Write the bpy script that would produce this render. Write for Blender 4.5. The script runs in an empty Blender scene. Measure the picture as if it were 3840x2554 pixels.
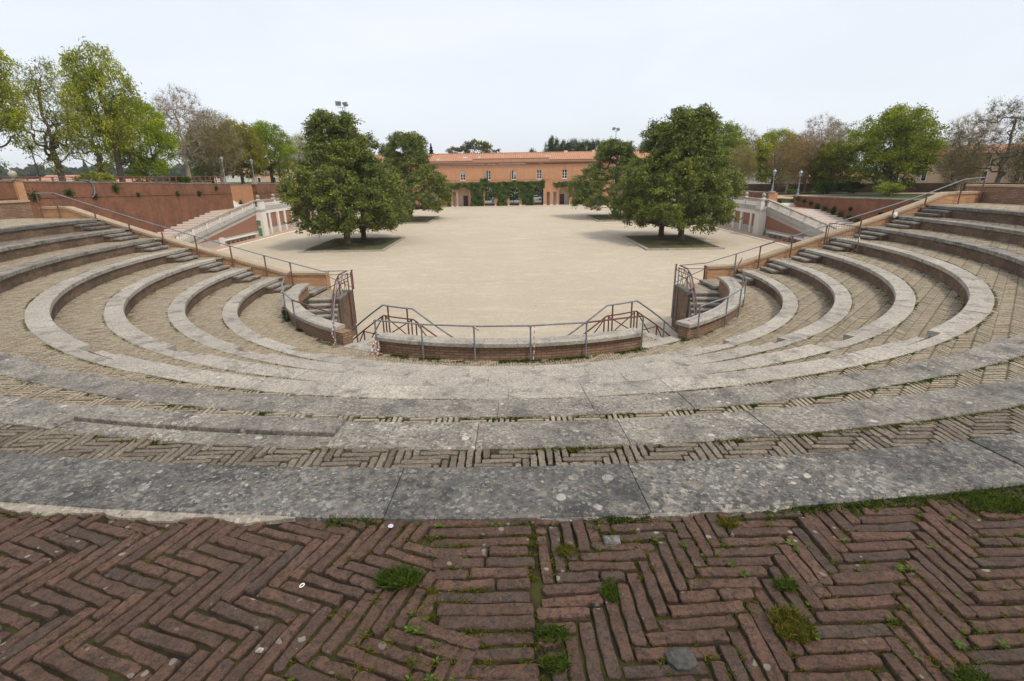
import bpy, math, random
import numpy as np
from mathutils import Vector, Matrix
R = math.radians
random.seed(7); RNG = np.random.default_rng(11)
sc = bpy.context.scene
COL = sc.collection
PI = math.pi
GZ = -6.9                       # level of the gravel square (camera height is 0)
Z0 = -4.68                      # walkway around the low parapet
C0 = (-0.047, 21.45)            # centre of the half circle
def TZ(k): return -(1.6 + (7 - k) * 0.44)
def TR(k): return 10.4649 + (k - 1) * 1.4087
SW = 0.446
def pol(ph, r):
    a = R(ph); return (C0[0] - r * math.sin(a), C0[1] - r * math.cos(a))

# ------------------------------------------------------------------ materials
MATS = {}
def newmat(name):
    m = bpy.data.materials.new(name); m.use_nodes = True
    nt = m.node_tree; nt.nodes.clear()
    out = nt.nodes.new('ShaderNodeOutputMaterial')
    b = nt.nodes.new('ShaderNodeBsdfPrincipled')
    b.inputs['Roughness'].default_value = 0.85
    b.inputs['Specular IOR Level'].default_value = 0.25
    nt.links.new(b.outputs[0], out.inputs[0])
    MATS[name] = m
    return m, nt, b
class NT:
    def __init__(s, nt): s.nt = nt; s._p = None
    def n(s, t, **kw):
        nd = s.nt.nodes.new(t)
        for k, v in kw.items(): setattr(nd, k, v)
        return nd
    def set(s, inp, v):
        if hasattr(v, 'links') or isinstance(v, bpy.types.NodeSocket): s.nt.links.new(v, inp)
        else: inp.default_value = v
    def pos(s):
        if not s._p: s._p = s.n('ShaderNodeNewGeometry').outputs['Position']
        return s._p
    def noise(s, scale, detail=4, rough=0.6, vec=None, dist=0.0):
        nd = s.n('ShaderNodeTexNoise'); s.set(nd.inputs['Scale'], scale); nd.inputs['Detail'].default_value = detail
        nd.inputs['Roughness'].default_value = rough; nd.inputs['Distortion'].default_value = dist
        s.nt.links.new(vec or s.pos(), nd.inputs['Vector']); return nd.outputs['Fac']
    def vor(s, scale, vec=None, rnd=1.0, out='Distance', feature='F1'):
        nd = s.n('ShaderNodeTexVoronoi', feature=feature); nd.inputs['Scale'].default_value = scale
        nd.inputs['Randomness'].default_value = rnd
        s.nt.links.new(vec or s.pos(), nd.inputs['Vector']); return nd.outputs[out]
    def mapr(s, v, a, b, c=0.0, d=1.0, smooth=False):
        nd = s.n('ShaderNodeMapRange'); nd.interpolation_type = 'SMOOTHSTEP' if smooth else 'LINEAR'
        s.set(nd.inputs['Value'], v)
        for k, x in zip(('From Min', 'From Max', 'To Min', 'To Max'), (a, b, c, d)): nd.inputs[k].default_value = x
        return nd.outputs['Result']
    def mix(s, f, a, b, mode='MIX'):
        nd = s.n('ShaderNodeMix', data_type='RGBA', blend_type=mode)
        s.set(nd.inputs[0], f)
        for i, v in ((6, a), (7, b)):
            if isinstance(v, tuple): nd.inputs[i].default_value = (*v, 1) if len(v) == 3 else v
            else: s.nt.links.new(v, nd.inputs[i])
        return nd.outputs[2]
    def math(s, op, a, b=0.0):
        nd = s.n('ShaderNodeMath', operation=op); s.set(nd.inputs[0], a); s.set(nd.inputs[1], b); return nd.outputs[0]
    def attr(s, name='rnd'):
        return s.n('ShaderNodeAttribute', attribute_name=name).outputs['Fac']
    def bump(s, b, h, strength=0.4, dist=0.01):
        nd = s.n('ShaderNodeBump'); nd.inputs['Strength'].default_value = strength; nd.inputs['Distance'].default_value = dist
        s.nt.links.new(h, nd.inputs['Height']); s.nt.links.new(nd.outputs[0], b.inputs['Normal'])
    def scalevec(s, v, xyz):
        nd = s.n('ShaderNodeVectorMath', operation='MULTIPLY'); s.nt.links.new(v, nd.inputs[0]); nd.inputs[1].default_value = xyz
        return nd.outputs[0]
    def warp(s, amt, scale=3.0):
        nd = s.n('ShaderNodeTexNoise'); nd.inputs['Scale'].default_value = scale; nd.inputs['Detail'].default_value = 3
        s.nt.links.new(s.pos(), nd.inputs['Vector'])
        a = s.n('ShaderNodeVectorMath', operation='SCALE'); s.nt.links.new(nd.outputs['Color'], a.inputs[0]); a.inputs[3].default_value = amt
        c = s.n('ShaderNodeVectorMath', operation='ADD'); s.nt.links.new(a.outputs[0], c.inputs[0]); s.nt.links.new(s.pos(), c.inputs[1])
        return c.outputs[0]

def lichen_stone(name, ca, cb, dark, lichen, ochre, dark_amt, lich_amt, size=1.0, attrvar=0.12, rim=None):
    m, nt, b = newmat(name); N = NT(nt)
    wv = N.warp(0.05, 9.0); wv2 = N.warp(0.35, 2.2)
    c = N.mix(N.mapr(N.noise(1.3, 6, 0.65), 0.35, 0.65), ca, cb)
    c = N.mix(N.mapr(N.noise(30, 5, 0.7), 0.3, 0.75, 0.0, 0.55), c, (ca[0]*0.55, ca[1]*0.55, ca[2]*0.57))
    vc = N.n('ShaderNodeTexVoronoi', feature='F1'); vc.inputs['Scale'].default_value = 42 / size; nt.links.new(N.warp(0.03, 25.0), vc.inputs['Vector'])
    vs_ = N.n('ShaderNodeSeparateColor'); nt.links.new(vc.outputs['Color'], vs_.inputs[0])
    patch = N.mapr(N.noise(1.7, 5, .65, vec=wv2), .40, .60, .25, 1.0)
    c = N.mix(N.math('MULTIPLY', patch, N.mapr(vs_.outputs[0], .55, 1.0, 0, .8)), c, lichen)
    c = N.mix(N.mapr(vs_.outputs[1], .60, 1.0, 0, .70), c, (dark[0] * 1.5, dark[1] * 1.5, dark[2] * 1.5))
    c = N.mix(N.mapr(vs_.outputs[2], .70, 1.0, 0, .45), c, ochre)
    # big dark stains and fine black crust
    st = N.mapr(N.noise(2.3, 8, 0.75, vec=wv2), 0.62 - dark_amt * 0.09, 0.70 - dark_amt * .03, 0, 0.85)
    c = N.mix(st, c, dark)
    cr = N.mapr(N.noise(24, 5, 0.75), 0.56, 0.66, 0, 0.75 * min(1, dark_amt))
    crm = N.mapr(N.noise(2.6, 3), 0.38, 0.62)
    c = N.mix(N.math('MULTIPLY', cr, crm), c, dark)
    # lichen speckle, several sizes
    for i, (sc_, thr, col, amt, off) in enumerate(((34, 0.30, lichen, 0.75, 2.0), (17, 0.27, ochre, 0.7, 3.1), (11, 0.25, lichen, 0.95, 4.7))):
        nd = N.n('ShaderNodeTexVoronoi', feature='F1'); nd.inputs['Scale'].default_value = sc_ / size
        nt.links.new(N.scalevec(wv, (1, 1, 0.8)), nd.inputs['Vector'])
        sp = N.n('ShaderNodeSeparateColor'); nt.links.new(nd.outputs['Color'], sp.inputs[0])
        rad = N.mapr(sp.outputs[0], 1 - 0.42 * lich_amt, 1.0, 0.0, thr * 1.5)
        d = N.math('SUBTRACT', rad, nd.outputs['Distance'])
        d = N.math('ADD', d, N.math('MULTIPLY', N.math('SUBTRACT', N.noise(60, 3), 0.5), 0.14))
        f = N.mapr(d, 0.0, 0.04, 0, amt)
        area = N.mapr(N.noise(1.3 + i * 0.9, 5, 0.7, vec=wv2), 0.46, 0.58)
        f = N.math('MULTIPLY', f, N.mapr(area, 0, 1, 0.06, 1.0))
        c = N.mix(f, c, col)
        if i == 2:
            ring = N.math('MULTIPLY', N.mapr(d, 0.0, 0.03), N.mapr(d, 0.10, 0.06))
    c = N.mix(N.mapr(N.noise(62 / size, 5, .8), .565, .60, 0, .7), c, dark)
    c = N.mix(N.mapr(N.noise(48 / size, 5, .8, vec=wv), .585, .615, 0, .65), c, lichen)
    ra = N.attr(); c = N.mix(N.mapr(ra, 0, 1, 0, attrvar * 2), c, (ca[0]*0.45, ca[1]*0.45, ca[2]*0.46))
    nt.links.new(c, b.inputs['Base Color'])
    h = N.math('ADD', N.noise(38, 6, 0.7), N.math('MULTIPLY', N.noise(6, 3), 0.8))
    N.bump(b, h, 0.55, 0.012)
    return m
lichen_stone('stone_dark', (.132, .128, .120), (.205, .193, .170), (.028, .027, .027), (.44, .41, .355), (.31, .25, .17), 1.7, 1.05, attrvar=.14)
lichen_stone('stone_mid', (.24, .222, .195), (.35, .315, .26), (.048, .046, .044), (.55, .51, .43), (.42, .33, .22), 1.8, 0.95, attrvar=.16)
lichen_stone('stone_light', (.39, .355, .30), (.52, .47, .39), (.095, .09, .083), (.65, .60, .51), (.54, .44, .31), 1.2, 0.7, attrvar=.16)
lichen_stone('travertine', (.82, .79, .73), (.88, .85, .79), (.48, .46, .43), (.88, .86, .81), (.82, .75, .64), 0.2, 0.2, attrvar=.08)
lichen_stone('cornice_stone', (.52, .50, .46), (.60, .57, .52), (.15, .15, .15), (.66, .64, .60), (.56, .48, .36), 0.9, 0.5, attrvar=.08)

lichen_stone('mortar_pale', (.30, .26, .205), (.38, .33, .26), (.10, .09, .08), (.48, .43, .35), (.38, .31, .22), 0.8, 0.4)
def paver(name, c1, c2, c3, lich, soot):
    m, nt, b = newmat(name); N = NT(nt); r = N.attr()
    c = N.mix(N.mapr(r, 0, 1), c1, c2)
    c = N.mix(N.mapr(N.math('FRACT', N.math('MULTIPLY', r, 7.3)), 0.72, 0.95), c, c3)
    c = N.mix(N.mapr(N.noise(45, 6, 0.8), 0.47, 0.60, 0, min(1, soot)), c, (.045, .040, .036))
    c = N.mix(N.mapr(N.noise(5, 5, 0.7), 0.55, 0.75, 0, soot * .8), c, (.085, .075, .068))
    c = N.mix(N.mapr(N.noise(11, 6, 0.8), 0.42, 0.68, 0, soot * .75), c, (c2[0] * .36, c2[1] * .40, c2[2] * .42))
    c = N.mix(N.mapr(N.noise(130, 4, 0.8), 0.52, 0.72, 0, .5), c, (min(1, c2[0] * 1.7), min(1, c2[1] * 1.7), min(1, c2[2] * 1.7)))
    wv = N.warp(0.05, 12.0)
    nd = N.n('ShaderNodeTexVoronoi', feature='F1'); nd.inputs['Scale'].default_value = 26
    nt.links.new(wv, nd.inputs['Vector'])
    sp = N.n('ShaderNodeSeparateColor'); nt.links.new(nd.outputs['Color'], sp.inputs[0])
    rad = N.mapr(sp.outputs[0], 0.80, 1.0, 0.0, 0.42)
    f = N.mapr(N.math('ADD', N.math('SUBTRACT', rad, nd.outputs['Distance']), N.math('MULTIPLY', N.math('SUBTRACT', N.noise(70, 3), .5), .2)), 0, .05, 0, .75)
    f = N.math('MULTIPLY', f, N.mapr(N.noise(2.3, 3), .45, .6))
    c = N.mix(f, c, lich)
    nt.links.new(c, b.inputs['Base Color'])
    N.bump(b, N.math('ADD', N.noise(60, 7, 0.85), N.noise(14, 4)), 1.0, 0.014)
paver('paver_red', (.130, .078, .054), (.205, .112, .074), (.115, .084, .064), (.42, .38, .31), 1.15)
paver('paver_grey', (.22, .18, .135), (.35, .29, .215), (.16, .12, .09), (.47, .43, .35), .8)
paver('paver_tan', (.37, .305, .21), (.52, .435, .31), (.33, .24, .16), (.62, .57, .45), .7)

def moss(name, soil, green, amt, scale=2.5, thr=0.5):
    m, nt, b = newmat(name); N = NT(nt)
    c = N.mix(N.mapr(N.noise(40, 4), .35, .65), soil, (soil[0]*.55, soil[1]*.55, soil[2]*.55))
    g = N.mix(N.noise(60, 4), green, (green[0]*.5, green[1]*.55, green[2]*.5))
    c = N.mix(N.mapr(N.noise(scale, 6, .7), thr - .05, thr + .12, 0, amt), c, g)
    nt.links.new(c, b.inputs['Base Color']); N.bump(b, N.noise(80, 5, .8), .9, .02)
moss('moss_dark', (.038, .026, .018), (.095, .095, .018), .9, 5.0, .48)
moss('moss_joint', (.085, .062, .038), (.120, .125, .026), .9, 1.6, .44)
moss('planter_soil', (.17, .12, .075), (.10, .125, .035), .9, .8, .46)
moss('grass_ground', (.10, .10, .045), (.085, .13, .035), .9, .5, .42)

def brickwall(name, c1, c2, mortar, w=.26, h=.062, mort=.010, dark=.3, stain=(.16, .10, .075), streak=0.0, wall_scale=1.0, low=None):
    m, nt, b = newmat(name); N = NT(nt)
    uv = N.n('ShaderNodeUVMap').outputs[0]
    t = N.n('ShaderNodeTexBrick'); nt.links.new(uv, t.inputs['Vector'])
    t.inputs['Scale'].default_value = 1.0; t.inputs['Brick Width'].default_value = w; t.inputs['Row Height'].default_value = h
    t.inputs['Mortar Size'].default_value = mort; t.inputs['Mortar Smooth'].default_value = .3; t.inputs['Bias'].default_value = 0
    t.inputs['Color1'].default_value = (*c1, 1); t.inputs['Color2'].default_value = (*c2, 1); t.inputs['Mortar'].default_value = (*mortar, 1)
    c = t.outputs['Color']
    c = N.mix(N.mapr(N.noise(.8, 6, .7), .35, .7, 0, dark), c, stain)
    c = N.mix(N.mapr(N.noise(9, 5, .7), .5, .7, 0, dark * .8), c, (stain[0]*.7, stain[1]*.7, stain[2]*.7))
    c = N.mix(N.mapr(N.noise(2.7, 6, .75), .62, .75, 0, .5), c, (mortar[0], mortar[1], mortar[2]))
    if streak:
        v = N.scalevec(N.pos(), (1.6, 1.6, .12)); c = N.mix(N.mapr(N.noise(1.2, 5, .7, vec=v), .52, .72, 0, streak), c, (.10, .075, .06))
    nt.links.new(c, b.inputs['Base Color'])
    hh = N.math('ADD', N.math('MULTIPLY', t.outputs['Fac'], -1.2), N.noise(40, 4, .7))
    N.bump(b, hh, .6, .012)
brickwall('brick_orange', (.53, .235, .088), (.36, .150, .058), (.62, .45, .28), dark=.35, stain=(.30, .15, .075), mort=.013)
brickwall('brick_old', (.40, .245, .15), (.28, .165, .105), (.13, .10, .075), dark=.5, stain=(.12, .085, .06), w=.27, h=.076, mort=.011)
brickwall('brick_riser', (.27, .165, .10), (.17, .11, .075), (.20, .16, .115), dark=.85, stain=(.060, .046, .036), w=.27, h=.076)
brickwall('brick_rampart', (.31, .125, .068), (.22, .088, .050), (.36, .20, .12), dark=.85, stain=(.125, .068, .045), streak=.7, mort=.007)
brickwall('brick_panel', (.36, .17, .11), (.30, .14, .09), (.38, .24, .17), dark=.4, stain=(.30, .17, .12), streak=.15, mort=.006)
brickwall('brick_facade', (.60, .32, .175), (.49, .245, .13), (.60, .37, .22), dark=.45, stain=(.44, .23, .13), mort=.005, h=.07, streak=.22)
brickwall('brick_tread', (.46, .23, .12), (.38, .18, .10), (.42, .28, .18), dark=.3, stain=(.28, .15, .09))

m, nt, b = newmat('gravel'); N = NT(nt)
c = N.mix(N.mapr(N.noise(.16, 6, .6), .35, .65), (.565, .485, .365), (.64, .555, .43))
c = N.mix(N.mapr(N.noise(26, 5, .85), .35, .7, 0, .8), c, (.33, .27, .195))
c = N.mix(N.mapr(N.vor(14), .0, .20, .7, 0), c, (.76, .69, .56))
c = N.mix(N.mapr(N.noise(9, 10, .95), .47, .60, 0, .6), c, (.34, .27, .19))
c = N.mix(N.mapr(N.noise(13, 8, .95, vec=N.warp(.2, 5)), .55, .66, 0, .6), c, (.80, .73, .60))
c = N.mix(N.mapr(N.noise(3.2, 6, .8, vec=N.warp(.3, 2)), .52, .64, 0, .35), c, (.70, .62, .48))
c = N.mix(N.mapr(N.noise(2.1, 7, .85, vec=N.scalevec(N.pos(), (1, 1.7, 1))), .54, .66, 0, .38), c, (.42, .35, .26))
c = N.mix(N.mapr(N.noise(.22, 9, .8, vec=N.scalevec(N.pos(), (1, 1.8, 1))), .50, .66, 0, .5), c, (.43, .365, .28))
c = N.mix(N.mapr(N.noise(.5, 8, .75, vec=N.scalevec(N.pos(), (1, 2.4, 1))), .52, .66, 0, .45), c, (.72, .61, .45))
c = N.mix(N.mapr(N.noise(1.8, 7, .8), .60, .74, 0, .4), c, (.44, .375, .28))
nt.links.new(c, b.inputs['Base Color']); N.bump(b, N.noise(16, 8, .95), 1.0, .05)

m, nt, b = newmat('asphalt'); N = NT(nt)
nt.links.new(N.mix(N.noise(2, 5), (.22, .22, .22), (.30, .30, .295)), b.inputs['Base Color'])
m, nt, b = newmat('path_paving'); N = NT(nt)
nt.links.new(N.mix(N.mapr(N.noise(3, 5), .3, .7), (.40, .25, .16), (.52, .36, .25)), b.inputs['Base Color']); N.bump(b, N.noise(30, 4), .4, .01)

def simple(name, col, rough=.6, metal=0.0, var=.15, vs=8, spec=.4):
    m, nt, b = newmat(name); N = NT(nt)
    c = N.mix(N.mapr(N.noise(vs, 4), .3, .7), tuple(x * (1 - var) for x in col), tuple(min(1, x * (1 + var)) for x in col))
    nt.links.new(c, b.inputs['Base Color']); b.inputs['Roughness'].default_value = rough; b.inputs['Metallic'].default_value = metal
    b.inputs['Specular IOR Level'].default_value = spec
    return m, nt, b, N
simple('galvanised', (.20, .215, .22), .6, .1, .3, 14)
m, nt, b, N = simple('rust_paint', (.135, .055, .045), .6, .1, .3, 20)
m, nt, b, N = simple('rusty_post', (.17, .085, .06), .7, .1, .4, 16)
simple('white_paint', (.78, .77, .75), .5); simple('lamp_metal', (.26, .28, .30), .5, .3)
simple('dark_metal', (.05, .06, .06), .5, .3); simple('lamp_glass', (.30, .36, .40), .15, 0, .1, 8, .6)
simple('green_paint', (.10, .25, .14), .5, 0, .25, 14); simple('glass_dark', (.025, .03, .035), .12, 0, .2, 2, .7)
simple('blind_pale', (.50, .53, .56), .7); simple('door_maroon', (.075, .018, .018), .6)
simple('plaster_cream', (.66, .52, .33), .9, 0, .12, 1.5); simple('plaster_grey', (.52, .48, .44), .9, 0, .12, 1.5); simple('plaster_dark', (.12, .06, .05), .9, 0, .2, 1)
simple('roof_gutter', (.20, .165, .15), .6); simple('cornice_dark', (.24, .095, .06), .9)
simple('bark', (.115, .085, .062), .95, 0, .4, 6); simple('bark_grey', (.38, .31, .225), .95, 0, .3, 6)
simple('cloth_blue', (.07, .11, .22), .9); simple('cloth_dark', (.04, .04, .05), .9); simple('skin', (.50, .33, .25), .6)
simple('car_paint', (.62, .64, .66), .3, .2, .03); simple('rubber', (.03, .03, .03), .8)
simple('tape_red', (.55, .12, .10), .6); simple('plastic_white', (.80, .80, .78), .4); simple('cap_metal', (.62, .60, .66), .3, .6)
simple('pipe_grey', (.20, .22, .24), .5); simple('skylight_glass', (.40, .45, .50), .2, 0, .1)
simple('house_wall', (.56, .37, .25), .9, 0, .12, .5); simple('house_pale', (.62, .58, .50), .9, 0, .1, .5); simple('house_roof', (.42, .20, .14), .9, 0, .2, .7)
simple('shutter', (.16, .17, .15), .7); simple('fence_brown', (.125, .075, .055), .85, 0, .3, .7); simple('fence_rust', (.26, .10, .06), .8)
simple('bin_white', (.72, .74, .74), .5); simple('dead_leaf', (.16, .095, .05), .9, 0, .5, 3); simple('cobble_dark', (.062, .060, .054), .9, 0, .5, 40); simple('yellow_petal', (.80, .62, .03), .7)

m, nt, b = newmat('roof_tiles'); N = NT(nt)
w = N.n('ShaderNodeTexWave', wave_type='BANDS', bands_direction='X'); w.inputs['Scale'].default_value = .62; w.inputs['Distortion'].default_value = .6
nt.links.new(N.pos(), w.inputs['Vector'])
c = N.mix(w.outputs['Fac'], (.34, .155, .085), (.50, .26, .155))
c = N.mix(N.mapr(N.noise(3.5, 6, .8), .42, .68, 0, .7), c, (.54, .29, .17))
c = N.mix(N.mapr(N.noise(.6, 7, .8, vec=N.scalevec(N.pos(), (1, .35, 1))), .48, .62, 0, .65), c, (.33, .165, .11))
c = N.mix(N.mapr(N.noise(1.3, 6, .8), .55, .7, 0, .5), c, (.30, .17, .12))
nt.links.new(c, b.inputs['Base Color']); N.bump(b, w.outputs['Fac'], .6, .08)

def foliage(name, trans=.35, rough=.45, spec=.35, objcol=True, col=(.06, .1, .02), tint=(1.25, 1.12, .55)):
    m, nt, b = newmat(name); N = NT(nt)
    r = N.attr()
    if objcol: base = N.n('ShaderNodeObjectInfo').outputs['Color']
    else:
        rgb = N.n('ShaderNodeRGB'); rgb.outputs[0].default_value = (*col, 1); base = rgb.outputs[0]
    dark = N.mix(1.0, base, (.45, .50, .50), 'MULTIPLY'); lite = N.mix(1.0, base, tuple(1.45 * x for x in tint), 'MULTIPLY')
    c = N.mix(N.mapr(r, 0, 1), dark, base)
    c = N.mix(N.mapr(r, .6, 1.0), c, lite)
    nt.links.new(c, b.inputs['Base Color']); b.inputs['Roughness'].default_value = rough; b.inputs['Specular IOR Level'].default_value = spec
    tr = N.n('ShaderNodeBsdfTranslucent'); nt.links.new(N.mix(1.0, c, (1.3, 1.3, .6), 'MULTIPLY'), tr.inputs[0])
    ms = N.n('ShaderNodeMixShader'); ms.inputs[0].default_value = trans
    nt.links.new(b.outputs[0], ms.inputs[1]); nt.links.new(tr.outputs[0], ms.inputs[2])
    out = [n for n in nt.nodes if n.type == 'OUTPUT_MATERIAL'][0]; nt.links.new(ms.outputs[0], out.inputs[0])
foliage('leaf_glossy', .2, .48, .3); foliage('leaf_soft', .42, .6, .2); foliage('leaf_bud', .25, .7, .2)
foliage('weed_green', .3, .6, .2, False, (.075, .112, .020)); foliage('weed_mossy', .3, .7, .15, False, (.12, .13, .022), (1.5, 1.05, .6))
foliage('ivy_green', .2, .55, .2, False, (.095, .150, .035))
m, nt, b = newmat('hill_green'); N = NT(nt)
nt.links.new(N.mix(N.mapr(N.noise(.02, 6, .7), .4, .6), (.055, .085, .045), (.13, .14, .08)), b.inputs['Base Color'])

# ------------------------------------------------------------------ mesh builder
class MB:
    def __init__(s): s.v = []; s.f = []; s.uv = {}; s.r = {}
    def face(s, idx, uv=None, rnd=None):
        if uv is not None: s.uv[len(s.f)] = uv
        if rnd is not None: s.r[len(s.f)] = rnd
        s.f.append(tuple(idx))
    def add(s, vs): n = len(s.v); s.v += [tuple(p) for p in vs]; return n
    def prism(s, bot, top, rnd=None):
        n = len(bot); a = s.add(bot); b = s.add(top)
        s.face(list(range(a + n - 1, a - 1, -1)), rnd=rnd); s.face(list(range(b, b + n)), rnd=rnd)
        for i in range(n):
            j = (i + 1) % n; s.face((a + i, a + j, b + j, b + i), rnd=rnd)
    def extr(s, pts, z0, z1, rnd=None):     # pts counter-clockwise xy
        s.prism([(x, y, z0) for x, y in pts], [(x, y, z1) for x, y in pts], rnd)
    def box(s, x0, x1, y0, y1, z0, z1, rnd=None): s.extr([(x0, y0), (x1, y0), (x1, y1), (x0, y1)], z0, z1, rnd)
    def obox(s, c, ax, ay, az, hx, hy, hz, rnd=None):
        c = Vector(c); ax = Vector(ax) * hx; ay = Vector(ay) * hy; az = Vector(az) * hz
        b = [c - ax - ay - az, c + ax - ay - az, c + ax + ay - az, c - ax + ay - az]
        s.prism(b, [p + 2 * az for p in b], rnd)
    def bevbox(s, pts, z0, z1, bev, rnd=None, tilt=(0, 0)):
        n = len(pts); cx = sum(p[0] for p in pts) / n; cy = sum(p[1] for p in pts) / n
        def ins(p, d):
            dx, dy = p[0] - cx, p[1] - cy; l = math.hypot(dx, dy) or 1; k = (l - d) / l; return (cx + dx * k, cy + dy * k)
        tz = lambda p: tilt[0] * (p[0] - cx) + tilt[1] * (p[1] - cy)
        a = s.add([(p[0], p[1], z0) for p in pts]); b = s.add([(p[0], p[1], z1 - bev + tz(p)) for p in pts])
        q = [ins(p, bev * 1.3) for p in pts]; c = s.add([(p[0], p[1], z1 + tz(p)) for p in q])
        for i in range(n):
            j = (i + 1) % n
            s.face((a + i, a + j, b + j, b + i), rnd=rnd); s.face((b + i, b + j, c + j, c + i), rnd=rnd)
        s.face(list(range(c, c + n)), rnd=rnd)
    def arc(s, r0, r1, p0, p1, z0, z1, n=None, rnd=None, bev=0, c=C0):
        # block between two angles; z0/z1 may be functions of the angle
        n = n or max(1, int(abs(p1 - p0) / 3)); f0 = z0 if callable(z0) else (lambda p: z0); f1 = z1 if callable(z1) else (lambda p: z1)
        ps = [p0 + (p1 - p0) * i / n for i in range(n + 1)]
        rows = []
        for p in ps:
            a = R(p); sx, cy = -math.sin(a), -math.cos(a)
            prof = [(r0, f0(p)), (r1, f0(p)), (r1, f1(p) - bev), (r1 - bev, f1(p)), (r0 + bev, f1(p)), (r0, f1(p) - bev)] if bev else [(r0, f0(p)), (r1, f0(p)), (r1, f1(p)), (r0, f1(p))]
            rows.append(s.add([(c[0] + r * sx, c[1] + r * cy, z) for r, z in prof]))
        m = 6 if bev else 4
        rm = (r0 + r1) / 2
        for i in range(n):
            a, b = rows[i], rows[i + 1]; ua, ub = R(ps[i]) * rm, R(ps[i + 1]) * rm
            for j in range(m):
                k = (j + 1) % m
                va, vb = s.v[a + j], s.v[a + k]; va2, vb2 = s.v[b + j], s.v[b + k]
                horiz = abs(va[2] - vb[2]) < .005
                uv = [(ua, va[2] if not horiz else math.hypot(va[0] - c[0], va[1] - c[1])), (ua, vb[2] if not horiz else math.hypot(vb[0] - c[0], vb[1] - c[1])),
                      (ub, vb2[2] if not horiz else math.hypot(vb2[0] - c[0], vb2[1] - c[1])), (ub, va2[2] if not horiz else math.hypot(va2[0] - c[0], va2[1] - c[1]))]
                s.face((a + j, a + k, b + k, b + j), uv=uv, rnd=rnd)
        s.face(list(range(rows[0] + m - 1, rows[0] - 1, -1)), rnd=rnd); s.face(list(range(rows[-1], rows[-1] + m)), rnd=rnd)
    def tube(s, pts, r, n=6, r2=None, cap=True):
        pts = [Vector(p) for p in pts]; N = len(pts); rows = []
        rr = [r] * N if not hasattr(r, '__len__') else r
        up = Vector((0, 0, 1)); prev = None
        for i, p in enumerate(pts):
            d = (pts[min(i + 1, N - 1)] - pts[max(i - 1, 0)]).normalized()
            u = d.cross(up if abs(d.z) < .95 else Vector((1, 0, 0))).normalized() if prev is None else (prev - d * prev.dot(d)).normalized()
            prev = u; w = d.cross(u)
            rows.append(s.add([p + (u * math.cos(2 * PI * k / n) + w * math.sin(2 * PI * k / n)) * rr[i] for k in range(n)]))
        for i in range(N - 1):
            for k in range(n):
                l = (k + 1) % n; s.face((rows[i] + k, rows[i] + l, rows[i + 1] + l, rows[i + 1] + k))
        if cap: s.face(list(range(rows[0] + n - 1, rows[0] - 1, -1))); s.face(list(range(rows[-1], rows[-1] + n)))
    def lathe(s, c, prof, n=12, ax=None):
        rows = [s.add([(c[0] + r * math.cos(2 * PI * k / n), c[1] + r * math.sin(2 * PI * k / n), c[2] + z) for k in range(n)]) for r, z in prof]
        for i in range(len(prof) - 1):
            for k in range(n):
                l = (k + 1) % n; s.face((rows[i] + k, rows[i] + l, rows[i + 1] + l, rows[i + 1] + k))
        s.face(list(range(rows[0] + n - 1, rows[0] - 1, -1))); s.face(list(range(rows[-1], rows[-1] + n)))
    def build(s, name, mat, parent=None, smooth=False, local=True):
        me = bpy.data.meshes.new(name); 
        off = Vector((0, 0, 0))
        if parent is not None and local:
            p = parent
            while p is not None: off += p.location; p = p.parent
        vs = s.v if off.length == 0 else [(x - off.x, y - off.y, z - off.z) for x, y, z in s.v]
        me.from_pydata(vs, [], s.f); me.update()
        uvl = me.uv_layers.new(name='UVMap'); data = np.zeros((len(me.loops), 2), dtype=np.float32); li = 0
        for fi, poly in enumerate(me.polygons):
            if fi in s.uv:
                for u in s.uv[fi]: data[li] = u; li += 1
            else:
                n = poly.normal
                if abs(n.z) > .8:
                    for vi in s.f[fi]: data[li] = s.v[vi][0], s.v[vi][1]; li += 1
                else:
                    t = Vector((-n.y, n.x, 0)).normalized()
                    for vi in s.f[fi]: q = s.v[vi]; data[li] = t.x * q[0] + t.y * q[1], q[2]; li += 1
        uvl.data.foreach_set('uv', data.ravel())
        if s.r:
            at = me.attributes.new('rnd', 'FLOAT', 'FACE'); at.data.foreach_set('value', np.array([s.r.get(i, .5) for i in range(len(s.f))], dtype=np.float32))
        return link(name, me, mat, parent, smooth)
def link(name, me, mat, parent=None, smooth=False):
    if isinstance(mat, str): mat = MATS[mat]
    me.materials.append(mat)
    if smooth: me.polygons.foreach_set('use_smooth', [True] * len(me.polygons))
    o = bpy.data.objects.new(name, me); COL.objects.link(o)
    if parent is not None: o.parent = parent
    return o
def npmesh(name, V, F, mat, parent=None, rnd=None, smooth=False):
    """V (n,3) array, F (m,k) array of equal-size faces"""
    if parent is not None:
        off = Vector((0, 0, 0)); p = parent
        while p is not None: off += p.location; p = p.parent
        V = V - np.array(off)
    me = bpy.data.meshes.new(name); k = F.shape[1]
    me.vertices.add(len(V)); me.vertices.foreach_set('co', V.astype(np.float32).ravel())
    me.loops.add(F.size); me.loops.foreach_set('vertex_index', F.astype(np.int32).ravel())
    me.polygons.add(len(F)); me.polygons.foreach_set('loop_start', np.arange(0, F.size, k, dtype=np.int32))
    me.polygons.foreach_set('loop_total', np.full(len(F), k, dtype=np.int32)); me.update(calc_edges=True)
    if rnd is not None: at = me.attributes.new('rnd', 'FLOAT', 'FACE'); at.data.foreach_set('value', rnd.astype(np.float32))
    return link(name, me, mat, parent, smooth)
def tag(o, label=None, cat=None, group=None, kind=None):
    if label: o['label'] = label
    if cat: o['category'] = cat
    if group: o['group'] = group
    if kind: o['kind'] = kind
    return o
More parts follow.
